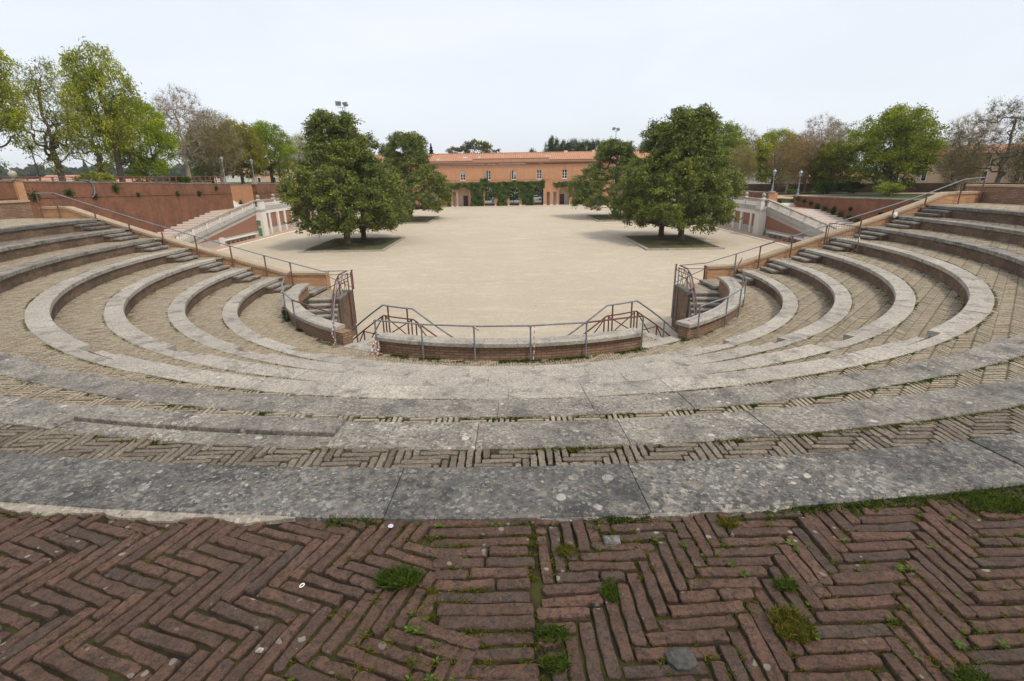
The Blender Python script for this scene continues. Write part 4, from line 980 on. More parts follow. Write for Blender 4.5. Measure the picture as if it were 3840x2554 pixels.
# ------------------------------------------------------------------ trees
def skeleton(h_trunk, rx, rz, zc, n, seed, r_tr, conical=0.0, droop=0.0, lean=(0, 0), flat=0, minr=.010, crooked=.12, hollow=.3, clump=None, toplift=0, lumpy=1.0):
    r = np.random.default_rng(seed)
    nodes = [np.array([lean[0] * t, lean[1] * t, h_trunk * t]) for t in np.linspace(0, 1, 6)]
    ztop = zc + rz
    for t in np.linspace(.15, .78, 7): nodes.append(np.array([lean[0] * (1 + t) + r.normal(0, .12), lean[1] * (1 + t) + r.normal(0, .12), h_trunk + (ztop - h_trunk) * t]))
    par = list(range(-1, len(nodes) - 1))
    D = r.normal(size=(n * 3, 3)); D /= np.linalg.norm(D, axis=1, keepdims=True); rad = r.uniform(hollow, 1, n * 3) ** .5
    P = D * rad[:, None]; 
    zz = P[:, 2]
    shape = 1 - conical * (zz + 1) / 2
    lump = 1 + lumpy * (.14 * wnoise(D, 3.1, seed + 1) + .09 * wnoise(D, 6.5, seed + 2))
    P = np.stack([P[:, 0] * rx * shape * lump, P[:, 1] * rx * shape * lump, zc + zz * rz * (1 + .5 * (lump - 1))], 1)
    if lumpy > 1.5:
        t = r.uniform(0, 1, n * 3) ** 1.35; prof = np.interp(t, [0, .08, .2, .38, .52, .66, .8, .93, 1], [.70, .97, 1.03, .96, .74, .52, .40, .34, .2]); th_ = r.uniform(0, 2 * PI, n * 3)
        dd = np.stack([np.cos(th_), np.sin(th_), t * 2.2], 1); lm = 1 + .20 * wnoise(dd, 2.6, seed + 1) + .13 * wnoise(dd, 6.0, seed + 2); rr0 = rx * prof * lm * r.uniform(.25, 1, n * 3) ** .45
        P = np.stack([rr0 * np.cos(th_), rr0 * np.sin(th_), 1.75 + (ztop - 1.75) * t], 1)
        P = P[wnoise(P, 1.25, seed + 6) > -.42]
    P = P[P[:, 2] > min(h_trunk * .55, 1.2)][:n]
    if lumpy > 1.5:
        ns = 46; aa = r.uniform(0, 6.28, ns); hh = r.uniform(-.5, 1.1, ns); rr2 = (.40 - .10 * hh) * rx * r.uniform(.2, 1, ns)
        P = np.concatenate([P, np.stack([rr2 * np.cos(aa), rr2 * np.sin(aa), ztop - 1.2 + hh], 1)])
    if clump: P = P[wnoise(P, clump, seed + 5) > -.35]
    order = np.argsort(np.hypot(P[:, 0], P[:, 1]) + np.abs(P[:, 2] - h_trunk) * .55)
    nd = np.array(nodes); cap = np.zeros((len(nodes) + 2 * len(P) + 5, 3)); cap[:len(nodes)] = nd; cnt = len(nodes)
    for i in order:
        p = P[i]; q = cap[:cnt]; d = np.linalg.norm(q - p, axis=1) + .35 * np.maximum(0, q[:, 2] - p[2] + .1 * np.hypot(p[0], p[1])) + .04 * np.hypot(q[:, 0] - p[0], q[:, 1] - p[1])
        j = int(np.argmin(d)); L = np.linalg.norm(p - q[j])
        if L > .5:
            mid = (p + q[j]) / 2 + r.normal(0, crooked * L, 3) + np.array([0, 0, .06 * L]); cap[cnt] = mid; par.append(j); j = cnt; cnt += 1
        cap[cnt] = p; par.append(j); cnt += 1
    Q = cap[:cnt].copy(); par = np.array(par)
    w_ = np.zeros(cnt); nch = np.zeros(cnt, int)
    for i in range(cnt - 1, 0, -1):
        w_[i] = max(w_[i], 1.0) if nch[i] == 0 else w_[i]
        w_[par[i]] += w_[i]; nch[par[i]] += 1
    rad = minr * np.maximum(w_, 1) ** .47; rad *= 1.0
    k = r_tr / rad[1]; rad = np.maximum(minr, minr + (rad - minr) * (r_tr - minr) / max(1e-6, rad[1] - minr))
    rad[0] = r_tr * 1.35
    return Q, par, rad, nch
def tubes_np(Q, par, rad, rootflare=True):
    Vs, Fs = [], []; off = 0
    for sides, sel in ((7, rad > .06), (4, (rad <= .06) & (rad > .02)), (3, rad <= .02)):
        idx = np.array([i for i in np.nonzero(sel)[0] if par[i] >= 0])
        if len(idx) == 0: continue
        a, b = Q[par[idx]], Q[idx]; d = b - a; L = np.linalg.norm(d, axis=1, keepdims=True) + 1e-9; d = d / L
        up = np.where(np.abs(d[:, 2:3]) < .9, np.array([[0, 0, 1.]]), np.array([[1., 0, 0]])); u = np.cross(d, up); u /= np.linalg.norm(u, axis=1, keepdims=True); w_ = np.cross(d, u)
        ra = np.minimum(rad[par[idx]], rad[idx] * 1.7)[:, None]; rb = rad[idx][:, None]
        ang = np.arange(sides) * 2 * PI / sides
        A = np.stack([a + (u * math.cos(t) + w_ * math.sin(t)) * ra for t in ang], 1); B_ = np.stack([b + (u * math.cos(t) + w_ * math.sin(t)) * rb for t in ang], 1)
        V = np.concatenate([A, B_], 1).reshape(-1, 3); base = off + np.arange(len(idx))[:, None] * 2 * sides
        for k in range(sides):
            l = (k + 1) % sides; Fs.append(np.concatenate([base + k, base + l, base + sides + l, base + sides + k], 1))
        Vs.append(V); off += len(V)
    return np.concatenate(Vs), np.concatenate(Fs)
def twigs_np(Q, nch, n, length, seed, up=.4, r0=.009):
    r = np.random.default_rng(seed); tips = Q[nch == 0]; C = tips[r.integers(0, len(tips), n)]
    d = r.normal(size=(n, 3)) + np.array([0, 0, up]) + (C - Q[len(Q) // 3]) * .12; d /= np.linalg.norm(d, axis=1, keepdims=True)
    L = r.uniform(.4, 1, (n, 1)) * length; e = C + d * L
    up_ = r.normal(size=(n, 3)); u = np.cross(d, up_); u /= np.linalg.norm(u, axis=1, keepdims=True); w_ = np.cross(d, u)
    V = np.stack([C + u * r0, C - u * r0 * .5 + w_ * r0, C - u * r0 * .5 - w_ * r0, e + u * r0 * .4, e - u * r0 * .2 + w_ * r0 * .4, e - u * r0 * .2 - w_ * r0 * .4], 1).reshape(-1, 3)
    b = np.arange(n)[:, None] * 6
    F = np.concatenate([np.concatenate([b + k, b + (k + 1) % 3, b + 3 + (k + 1) % 3, b + 3 + k], 1) for k in range(3)])
    return V, F, e
TREES = {}
def make_tree(key, name, cat, bark, leafmat, sk, nleaf, lsize, spread, asp=.5, upn=.5, ntwig=0, twlen=.6, seed=1, droop=0.0, tipbias=False, ndir=None):
    Q, par, rad, nch = skeleton(seed=seed, **sk)
    root = bpy.data.objects.new(name, None); COL.objects.link(root); root['category'] = cat
    V, F = tubes_np(Q, par, rad); ends = Q[nch == 0]
    npmesh('trunk', V, F, bark, root)
    if ntwig:
        V, F, e = twigs_np(Q, nch, ntwig, twlen, seed + 3); npmesh('twigs', V, F, bark, root); ends = np.concatenate([ends, e])
    if nleaf:
        r = np.random.default_rng(seed + 8)
        c = ends[r.integers(0, len(ends), nleaf)]; off = r.normal(size=(nleaf, 3)) * spread; off[:, 2] *= .6; off[:, 2] -= droop * np.hypot(off[:, 0], off[:, 1])
        C = c + off; Nn = r.normal(size=(nleaf, 3)) * .8 + np.array([0, 0, upn]) + off / (np.linalg.norm(off, axis=1, keepdims=True) + 1e-6) * .6
        U = off + r.normal(size=(nleaf, 3)) * spread * .6; U[:, 2] -= droop * spread
        V, F = quads(C, Nn, r.uniform(.6, 1.15, nleaf) * lsize, asp, U=U)
        rn = np.clip(.5 + .30 * wnoise(C, 1.4, seed) + .15 * wnoise(C, 4, seed + 1) + r.normal(0, .2, nleaf), 0, 1)
        npmesh('foliage', V, F, leafmat, root, rn)
    TREES[key] = root
    root['_used'] = 0
    return root
def put(key, x, y, z, s=1.0, rot=0.0, label='', group=None, col=(.06, .1, .03), sz=None, catg=None):
    root = TREES[key]
    if root['_used']: o = copy_tree(root)
    else: o = root; root['_used'] = 1
    o.location = (x, y, z); o.rotation_euler = (0, 0, R(rot)); o.scale = (s, s, sz or s)
    o['label'] = label
    if catg: o['category'] = catg
    if group: o['group'] = group
    for c in o.children:
        if c.name.startswith('foliage'): c.color = (*col, 1)
    return o
# magnolias
MG = dict(h_trunk=1.9, rx=6.3, rz=6.2, zc=6.9, n=900, r_tr=.36, conical=.66, hollow=.3, crooked=.08, minr=.012, lumpy=1.9)
make_tree('mag_a', 'magnolia_tree', 'tree', 'bark', 'leaf_glossy', MG, 58000, .155, .26, asp=.46, upn=.35, seed=21, ntwig=900, twlen=.9)
make_tree('mag_b', 'magnolia_tree', 'tree', 'bark', 'leaf_glossy', dict(MG, rx=6.0, rz=6.0, zc=6.7, r_tr=.33), 50000, .155, .26, asp=.46, upn=.35, seed=44, ntwig=800, twlen=.8)
mgc = (.165, .20, .042)
put('mag_a', -17.4, 54.6, GZ + .15, .93, 0, 'near left magnolia, front one of the pair in the left kerbed bed', 'dark green magnolias in the kerbed beds', mgc, sz=.95)
put('mag_b', -17.0, 59.4, GZ + .15, .88, 70, 'left magnolia standing close behind the front left one, trunk to its right', 'dark green magnolias in the kerbed beds', mgc, sz=.86)
put('mag_a', -16.9, 88.0, GZ + .15, 1.10, 200, 'far left magnolia in the bed beside the left part of the building', 'dark green magnolias in the kerbed beds', (.165, .20, .045), sz=.99)
put('mag_a', 18.0, 53.8, GZ + .15, .87, 140, 'near right magnolia, front one of the pair in the right kerbed bed', 'dark green magnolias in the kerbed beds', mgc, sz=.93)
put('mag_b', 16.9, 57.2, GZ + .15, .88, 250, 'right magnolia close behind the front right one, trunk to its left', 'dark green magnolias in the kerbed beds', mgc, sz=.90)
put('mag_b', 17.3, 85.5, GZ + .15, 1.10, 300, 'far right magnolia in the bed beside the right part of the building', 'dark green magnolias in the kerbed beds', (.165, .20, .045), sz=.90)
# horse chestnuts and other park trees
G1 = 'park trees on the left rampart terrace'; G2 = 'park trees on the right lawn terrace'; G3 = 'trees behind the building'
make_tree('chest', 'chestnut_tree', 'tree', 'bark', 'leaf_soft', dict(h_trunk=2.2, rx=3.9, rz=5.6, zc=7.4, n=520, r_tr=.34, conical=.15, hollow=.2, clump=1.1), 15500, .165, .32, asp=.38, upn=.6, droop=.5, seed=5, ntwig=1200, twlen=.7)
make_tree('chest_thin', 'chestnut_tree', 'tree', 'bark', 'leaf_soft', dict(h_trunk=2.4, rx=3.7, rz=5.0, zc=7.0, n=560, r_tr=.33, conical=.1, hollow=.2, clump=.9), 6500, .15, .28, asp=.36, upn=.6, droop=.5, seed=15, ntwig=2600, twlen=.8)
make_tree('full', 'leafy_tree', 'tree', 'bark', 'leaf_soft', dict(h_trunk=1.2, rx=4.3, rz=4.6, zc=5.3, n=620, r_tr=.27, conical=.12, hollow=.25, lumpy=.8), 30000, .14, .36, asp=.45, upn=.6, droop=.3, seed=25, ntwig=500, twlen=.6)
make_tree('bare', 'bare_tree', 'tree', 'bark_grey', 'leaf_bud', dict(h_trunk=2.2, rx=4.0, rz=4.9, zc=6.8, n=900, r_tr=.27, conical=.1, hollow=.15, crooked=.1), 3500, .07, .25, asp=.5, seed=35, ntwig=9000, twlen=.8)
make_tree('olive_brown', 'budding_tree', 'tree', 'bark_grey', 'leaf_bud', dict(h_trunk=1.8, rx=3.7, rz=4.4, zc=5.6, n=700, r_tr=.22, conical=.1, hollow=.15), 22000, .085, .38, asp=.5, seed=55, ntwig=5500, twlen=.7)
make_tree('twisted', 'twisted_tree', 'tree', 'bark', 'leaf_bud', dict(h_trunk=2.0, rx=4.8, rz=3.9, zc=5.4, n=380, r_tr=.24, crooked=.24, hollow=.2, lean=(.5, .2)), 2600, .09, .25, asp=.5, seed=65, ntwig=4200, twlen=.9)
LZ = -.62
gr = (.34, .37, .055); gr2 = (.31, .39, .040); ol = (.27, .23, .08); yo = (.34, .28, .07)
put('chest', -41.5, 43.0, LZ, .84, 0, 'green chestnut at the left edge of the picture above the rampart', G1, gr, sz=.96)
put('chest_thin', -42.0, 49.9, LZ, .82, 40, 'thin crowned chestnut, second tree from the left edge', G1, gr, sz=.94)
put('chest', -41.2, 56.5, LZ, .86, 130, 'tallest leafy chestnut of the left terrace', G1, gr, sz=1.05)
put('full', -42.4, 62.2, LZ, .80, 20, 'bright green low rounded tree right of the tallest chestnut', G1, gr2, sz=.96)
put('chest_thin', -50.5, 66.0, LZ, .95, 200, 'half bare chestnut seen behind the bright green tree', G1, gr)
put('bare', -45.0, 74.7, LZ, 1.06, 10, 'tall grey bare tree left of the left lamp posts', G1, (.14, .12, .05))
put('olive_brown', -42.5, 78.5, LZ, .98, 60, 'olive brown budding tree behind the first left lamp post', G1, ol)
put('full', -43.5, 86.4, LZ, .95, 150, 'yellowish budding tree behind the second left lamp post', G1, (.30, .29, .06))
put('full', -42.0, 93.9, LZ, 1.0, 100, 'bright green rounded tree just left of the magnolias', G1, (.26, .33, .04))
put('olive_brown', -40.0, 103.2, LZ, .84, 240, 'yellow green budding tree half hidden by the left magnolia', G1, (.33, .32, .06))
put('full', -47.0, 84.0, LZ, .85, 270, 'green tree in the second row behind the olive brown trees', G1, (.21, .25, .05))
put('bare', -39.5, 112, LZ, .8, 200, 'small bare tree showing at the left magnolia edge', G1, (.15, .13, .05))
RZ = -3.28
put('full', 38.0, 96.1, RZ, 1.13, 10, 'pale green tall tree showing right of the right magnolias', G2, (0.240, 0.315, 0.053), sz=1.16)
put('bare', 42.0, 96.0, RZ, .90, 80, 'bare grey tree next to the pale green tall tree', G2, (0.240, 0.210, 0.090))
put('full', 46.5, 93.0, RZ, 1.0, 150, 'green rounded tree between two bare trees on the right terrace', G2, gr)
put('olive_brown', 41.0, 77.5, RZ, .80, 30, 'small brown budding tree behind the right lamp posts', G2, (0.300, 0.210, 0.090))
put('bare', 47.0, 81.0, RZ, .93, 160, 'tall bare tree above the second right lamp post', G2, (0.255, 0.180, 0.090))
put('olive_brown', 44.5, 79.0, RZ, .75, 200, 'reddish budding tree in front of the tall bare tree', G2, (0.330, 0.210, 0.105))
put('chest_thin', 57.0, 93.0, RZ, .96, 250, 'thin leafed tree between the bare tree and the broad green tree', G2, (0.210, 0.240, 0.075))
put('full', 50.0, 69.3, RZ, 1.18, 70, 'broadest green tree of the right terrace', G2, (0.255, 0.300, 0.045), sz=1.08)
put('chest_thin', 53.5, 74.5, RZ, .94, 300, 'airy green tree crown touching the broadest tree', G2, (0.225, 0.270, 0.045))
put('full', 46.2, 76.0, RZ, .72, 190, 'lower green tree at the left foot of the broadest tree', G2, (0.225, 0.240, 0.053))
put('olive_brown', 36.5, 84.0, RZ, .70, 100, 'small yellowish tree just right of the right magnolias', G2, (0.300, 0.270, 0.068))
put('bare', 57.0, 66.5, RZ + .2, .80, 45, 'bare reddish tree between the broad tree and the twisted tree', G2, (0.420, 0.225, 0.135))
put('twisted', 52.0, 56.2, RZ + .4, 1.0, 0, 'twisted bare tree at the right edge of the picture', G2, (0.300, 0.270, 0.090))
put('olive_brown', 52.5, 61.5, RZ, .62, 20, 'low brown budding tree left of the twisted tree', G2, (0.255, 0.195, 0.075))
put('olive_brown', 60.0, 61.0, RZ, .72, 320, 'brownish tree behind the twisted tree', G2, (0.255, 0.195, 0.075))
put('olive_brown', 56.0, 50.0, RZ, .60, 120, 'low brown tree above the upper right back wall', G2, (0.255, 0.210, 0.075))
# behind the building
dk = (.075, .10, .035)
for x, top_, s, lb in ((13.6, 10.7, .85, 'dark round tree behind the roof, leftmost of the clump right of centre'), (20.0, 9.9, .95, 'dark round tree behind the roof, middle of the clump'), (26.5, 9.7, .9, 'dark round tree behind the roof, next to the far right magnolia'),
                       (42.6, 9.6, 1.0, 'dark round tree peeping between the right magnolias'), (-38, 9.3, .8, 'dark round tree peeping between the left magnolias'), (7.3, 7.4, .55, 'low dark tree just above the roof left of the clump'), (34.0, 9.0, .9, 'dark tree behind the far right magnolia'), (17.0, 9.6, .7, 'dark tree filling the gap inside the clump behind the roof'), (23.5, 9.7, .8, 'dark tree second from the far right magnolia behind the roof')):
    put('full', x, 165, GZ, s * .92, x * 7, lb, G3, dk, sz=(top_ - GZ) / 9.9)
make_tree('hedge_bush', 'bush', 'bush', 'bark', 'leaf_soft', dict(h_trunk=.3, rx=1.5, rz=.8, zc=.9, n=120, r_tr=.06, hollow=.4), 2600, .10, .18, asp=.5, seed=85)
for x, y, z, s, c_, lb in ((-10.2, 165, 5.5, 2.8, (.12, .13, .05), 'pale olive bush tops just above the roof left of centre'), (-16.5, 165, 5.8, 1.6, (.16, .14, .08), 'thin greyish bush top above the roof beside the conifer'),
                        (44.0, 73.3, RZ, 1.0, (.05, .10, .02), 'dark green bush on the lawn right of the right lamp posts'), (46.8, 71.9, RZ, 1.05, (.04, .07, .02), 'dark bush at the foot of the broadest green tree'),
                        (44.0, 60.5, RZ + .2, .95, (.22, .26, .06), 'yellow green bush just above the right rampart'), (-38.6, 49.4, LZ + .0, .9, (.24, .26, .07), 'yellow green bush above the left rampart between two chestnuts'),
                        (-39.5, 63.5, LZ, .7, (.06, .10, .02), 'dark green bush under the bright green tree'), (39, 72, RZ, .5, (.09, .14, .03), 'small bush by the lawn edge behind the lamps')):
    put('hedge_bush', x, y, z, s, x * 11, lb, None, c_)
make_tree('sparse', 'sparse_tree', 'tree', 'bark', 'leaf_soft', dict(h_trunk=9, rx=2.0, rz=2.4, zc=13.6, n=60, r_tr=.25, crooked=.2), 1400, .17, .3, asp=.5, seed=95)
put('sparse', -7.2, 165, GZ, 1.0, 20, 'sparse pollarded tree with two knotty crowns above the roof', G3, (.10, .10, .04)); put('sparse', -3.6, 166, GZ, .93, 120, 'thin half bare pollard just right of the sparse pollarded tree', G3, (.12, .09, .05))
# conifer
t = thing('conifer', 'small dark pointed conifer standing above the left end of the roof', 'tree', (-23.8, 165, GZ))
n = 5000; h = RNG.uniform(0, 1, n) ** .8; ang = RNG.uniform(0, 2 * PI, n); rr = (1 - h) * 2.6 * RNG.uniform(.5, 1, n) * (.8 + .25 * np.sin(h * 60))
C = np.stack([-23.8 + rr * np.cos(ang), 165 + rr * np.sin(ang), 1.0 + h * 8.6], 1); V, F = quads(C, RNG.normal(size=(n, 3)) + [0, 0, 1], .17, .5)
o = npmesh('foliage', V, F, 'leaf_soft', t, RNG.uniform(0, 1, n)); o.color = (.025, .045, .028, 1)
m = MB(); m.tube([(-23.8, 165, GZ), (-23.8, 165, 9.2)], [.25, .03], 6); m.build('trunk', 'bark', t)

# ------------------------------------------------------------------ lamps, floodlights
def lamp_post(x, y, z, h, lab, grp='ornate lamp posts on the rampart ends', dark=False):
    t = thing('lamp_post', lab, 'lamp post', (x, y, z), grp); mt = 'dark_metal' if dark else 'lamp_metal'
    m = MB(); m.box(x - .3, x + .3, y - .3, y + .3, z - .02, z + .12); m.build('base', 'stone_light', t)
    m = MB(); m.lathe((x, y, z + .12), [(.16, 0), (.16, .12), (.10, .2), (.11, .6), (.07, .7), (.055, h * .45), (.075, h * .46), (.05, h * .48), (.04, h * .78), (.08, h * .80), (.03, h * .81)], 8); m.build('pole', mt, t)
    zz = z + .12 + h * .80
    m = MB(); m.lathe((x, y, zz), [(.09, 0), (.20, .42)], 6); ln = m.build('lantern', 'lamp_glass', t)
    m = MB(); m.lathe((x, y, zz + .421), [(.26, 0), (.24, .05), (.10, .20), (.05, .22), (.05, .30), (.01, .33)], 6); m.build('lantern_cap', mt, t)
lamp_post(-37.3, 69.6, -.46, 3.2, 'grey lamp post on the near left rampart corner, left one of the two')
lamp_post(-35.6, 74.0, -.56, 3.1, 'grey lamp post on the far left rampart corner, right one of the two')
lamp_post(30.9 + .3, 62.2, -2.44, 2.25, 'grey lamp post on the far right rampart end, left one of the two')
lamp_post(34.3, 62.2, -2.9, 2.6, 'grey lamp post on the near right rampart corner, right one of the two')
t = thing('park_lamp', 'thin dark park lamp between the two leftmost chestnut trunks', 'lamp post', (-41.0, 46.4, LZ))
m = MB(); m.tube([(-41.0, 46.4, LZ), (-41.0, 46.4, 2.6)], [.07, .04], 6); m.build('pole', 'dark_metal', t); m = MB(); m.lathe((-41.0, 46.4, 2.6), [(.05, 0), (.22, .35), (.24, .4), (.05, .55)], 6); m.build('lantern', 'dark_metal', t)
t = thing('park_lamp', 'small dark park lamp in the trees above the upper right back wall', 'lamp post', (50, 49.5, RZ))
m = MB(); m.tube([(50, 49.5, RZ), (50, 49.5, -.6)], [.07, .04], 6); m.build('pole', 'lamp_metal', t); m = MB(); m.lathe((50, 49.5, -.6), [(.05, 0), (.24, .35), (.26, .4), (.05, .55)], 6); m.build('lantern', 'lamp_metal', t)
def flood(x, y, ztop, lab, a1, a2, s=1.0):
    t = thing('floodlight_mast', lab, 'floodlight mast', (x, y, GZ), 'floodlight masts')
    m = MB(); m.tube([(x, y, GZ), (x, y, ztop - .8 * s)], [.12, .06], 8); m.build('mast', 'lamp_metal', t)
    m = MB(); m.tube([(x - .8 * s, y, ztop - .65 * s), (x + .6 * s, y, ztop - .85 * s)], .05, 5); m.build('crossarm', 'lamp_metal', t)
    for dx, a, dz in ((-.6, a1, .0), (.5, a2, -.15)):
        c, s_ = math.cos(R(a)), math.sin(R(a)); ax = Vector((c, s_, 0)); d = Vector((-s_ * .85, c * .85, -.5)).normalized(); up = ax.cross(d)
        m = MB(); m.obox((x + dx * s, y, ztop - .15 * s + dz), ax, up, d, .42 * s, .32 * s, .13 * s); h = m.build('lamp_head', 'lamp_metal', t)
        m = MB(); m.obox(Vector((x + dx * s, y, ztop - .15 * s + dz)) + d * .132 * s, ax, up, d, .36 * s, .26 * s, .012); m.build('lens', 'lamp_glass', h)
flood(-30.0, 100, 13.0, 'floodlight mast rising above the near left magnolia', 200, 150, 1.15)
flood(30.9, 100, 10.9, 'floodlight mast rising above the near right magnolia', 150, 185, 1.15)
flood(24.0, 121, 9.6, 'smaller looking floodlight mast above the far right magnolia', 200, 150, .85)

# ------------------------------------------------------------------ far things
def fence(x0, x1, ya, yb, zb, h, lab, mat, nposts, rails):
    t = thing('terrace_fence', lab, 'fence', ((x0 + x1) / 2, (ya + yb) / 2, zb))
    f = lambda i: (x0 + (x1 - x0) * i, ya + (yb - ya) * i)
    for z in rails:
        m = MB(); a, b = f(0), f(1); m.tube([(*a, zb + z), (*b, zb + z)], .035, 5); m.build('rail', mat, t)
    for i in range(nposts):
        p = f(i / (nposts - 1)); m = MB(); m.box(p[0] - .05, p[0] + .05, p[1] - .05, p[1] + .05, zb, zb + h); m.build('post', mat, t)
fence(-39.2, -39.2, 30, 72, LZ, 1.12, 'rusty brown metal fence along the left rampart in front of the chestnuts', 'fence_rust', 36, (.55, 1.1))
t = thing('park_wall', 'long low dark brown park wall crossing behind the right lawn', 'wall', (50, 80, RZ))
P_ = [(32, 90.5), (44, 84.5), (58, 76), (75, 62), (88, 50)]
for (a, b), (c, d) in zip(P_, P_[1:]):
    m = MB(); m.extr([(a, b), (c, d), (c + .3, d + .3), (a + .3, b + .3)], RZ, RZ + 1.25); m.build('wall_section', 'fence_brown', t)
def house(x, y, z, w, d, h, rot, lab, wallm, storeys, nw, rh=1.6, name='house', cat='house'):
    t = thing(name, lab, cat, (x, y, z)); t.rotation_euler = (0, 0, R(rot))
    def bl(mb, n_, mt, par=None):
        o = mb.build(n_, mt, t if par is None else par, local=False); return o
    m = MB(); m.box(-w / 2, w / 2, -d / 2, d / 2, -.5, h); bl(m, 'wall', wallm)
    m = MB(); e = .5; m.prism([(-w / 2 - e, -d / 2 - e, h), (w / 2 + e, -d / 2 - e, h), (w / 2 + e, d / 2 + e, h), (-w / 2 - e, d / 2 + e, h)], [(-w / 2 + d / 3, -.1, h + rh), (w / 2 - d / 3, -.1, h + rh), (w / 2 - d / 3, .1, h + rh), (-w / 2 + d / 3, .1, h + rh)]); bl(m, 'roof', 'house_roof')
    for s in range(storeys):
        for i in range(nw):
            wx = -w / 2 + w * (i + .5) / nw; wz = h * (s + .35) / storeys
            m = MB(); m.box(wx - .42, wx + .42, -d / 2 - .06, -d / 2 - .002, wz, wz + 1.7); wn = bl(m, 'window', 'white_paint')
            m = MB(); m.box(wx - .32, wx + .32, -d / 2 - .09, -d / 2 - .062, wz + .12, wz + 1.58); bl(m, 'pane', 'glass_dark', wn)
    return t
house(92, 88, -6, 46, 14, 8.2, -52, 'large ochre apartment house behind the twisted tree at the right', 'house_wall', 3, 11)
house(66, 108, -6.5, 16, 8, 5.2, -30, 'orange low house behind the park wall on the right', 'house_wall', 1, 4, 1.2)
house(62, 128, -6, 30, 10, 7.2, -20, 'pale long house seen through the trees beyond the right lamps', 'house_pale', 2, 8)
house(-58, 150, -2, 26, 10, 5.2, 20, 'cream house seen under the bright green left tree', 'house_wall', 2, 7)
house(-84, 170, -3, 20, 10, 5.0, 28, 'pale house seen between the trunks left of the magnolias', 'house_pale', 2, 5)
house(-300, 330, -12, 30, 14, 11.5, 40, 'red roofed house on the far left hillside, nearest the picture edge', 'house_wall', 2, 6, 3)
house(-330, 400, -10, 36, 14, 12.5, 38, 'long pale house with red roof far below the left hills', 'house_pale', 2, 7, 3)
house(-270, 380, -14, 24, 12, 13, 34, 'red roofed house far away between the second and third trunks', 'house_wall', 2, 5, 3)
# hills
def hills(name, az0, az1, dist, base, fn, n=80):
    V, F = [], []
    for i in range(n + 1):
        a = R(az0 + (az1 - az0) * i / n); h = fn(az0 + (az1 - az0) * i / n)
        for (dd, hh) in ((dist * .55, base), (dist * .8, base + (h - base) * .55), (dist, h), (dist * 1.2, h * .8), (dist * 1.5, base)):
            V.append((dd * math.sin(a), dd * math.cos(a), hh))
    for i in range(n):
        for j in range(4): a = i * 5 + j; F.append((a, a + 5, a + 6, a + 1))
    me = bpy.data.meshes.new(name); me.from_pydata(V, [], F); o = link(name, me, 'hill_green', smooth=True); tag(o, kind='structure')
hills('hills', -75, -10, 1400, GZ - 1, lambda a: 12 + 9 * math.sin(a * .35) + 5 * math.sin(a * .9 + 1) + 2.5 * math.sin(a * 2.3))
n = 9000; az = RNG.uniform(-50, -22, n); lay = RNG.integers(0, 3, n); dist = np.where(lay == 0, 820, np.where(lay == 1, 560, 240)) * RNG.uniform(.93, 1.07, n)
g_ = wnoise(az[:, None], 1.9, 5); base = np.where(lay == 0, 4, np.where(lay == 1, 0, -7.5)); top = np.where(lay == 0, 17 + 5 * g_, np.where(lay == 1, 9 + 4 * g_, -.5 + 1.2 * g_)) 
z = base + (top - base) * RNG.uniform(0, 1, n); C = np.stack([dist * np.sin(np.radians(az)), dist * np.cos(np.radians(az)), z], 1)
V, F = quads(C, RNG.normal(size=(n, 3)), np.where(lay == 0, 4.0, np.where(lay == 1, 3.0, 1.3)) * RNG.uniform(.6, 1.2, n), .8)
o = npmesh('distant_woods', V, F, 'leaf_soft', None, RNG.uniform(0, .8, n)); o.color = (.055, .075, .035, 1); tag(o, 'hazy distant woods and orchards beyond the left rampart', 'woods', kind='stuff')
for i, azd in enumerate((-37.0, -36.6, -36.1, -35.2, -34.9, -34.5, -38.4)):
    a = R(azd); D = 620; x, y = D * math.sin(a), D * math.cos(a)
    t = thing('cypress', 'tiny dark cypress on the far left skyline', 'tree', (x, y, 2), 'cypresses on the far left skyline')
    m = MB(); m.lathe((x, y, 2), [(.5, 0), (2.2, 2), (2.6, 7), (1.6, 13), (.2, 17.5 + (i % 3))], 7); o = m.build('crown', 'leaf_soft', t); o.color = (.03, .05, .03, 1)
    m = MB(); m.tube([(x, y, -6), (x, y, 4)], .4, 5); m.build('trunk', 'bark', t)
# street things seen through the arches
n = 9000; C = np.stack([RNG.uniform(-60, 60, n), RNG.uniform(150, 156, n), GZ + RNG.uniform(0, 5.2, n)], 1); V, F = quads(C, RNG.normal(size=(n, 3)), .4, .7)
o = npmesh('street_hedge', V, F, 'leaf_soft', None, RNG.uniform(0, 1, n)); o.color = (.06, .085, .03, 1); tag(o, 'shrubbery across the street behind the arcade', 'shrubbery', kind='stuff')
t = thing('white_bin', 'white box shaped bin seen through the left archway', 'bin', (-4.4, 140, GZ)); m = MB(); m.prism([(-4.75, 139.7, GZ), (-4.05, 139.7, GZ), (-4.05, 140.3, GZ), (-4.75, 140.3, GZ)], [(-4.68, 139.75, GZ + 1.3), (-4.12, 139.75, GZ + 1.3), (-4.12, 140.25, GZ + 1.3), (-4.68, 140.25, GZ + 1.3)]); m.build('body', 'bin_white', t); m = MB(); m.box(-4.7, -4.1, 139.72, 140.28, GZ + 1.3, GZ + 1.38); m.build('lid', 'bin_white', t)
t = thing('parked_car', 'pale grey parked car seen through the right archway', 'car', (7.2, 147, GZ))
def carprof(mb, x0, prof, y0, y1):
    a = mb.add([(x0 + x, y0, GZ + z) for x, z in prof]); b = mb.add([(x0 + x, y1, GZ + z) for x, z in prof]); n_ = len(prof)
    mb.face(list(range(a, a + n_))); mb.face(list(range(b + n_ - 1, b - 1, -1)))
    for i in range(n_): j = (i + 1) % n_; mb.face((a + j, a + i, b + i, b + j))
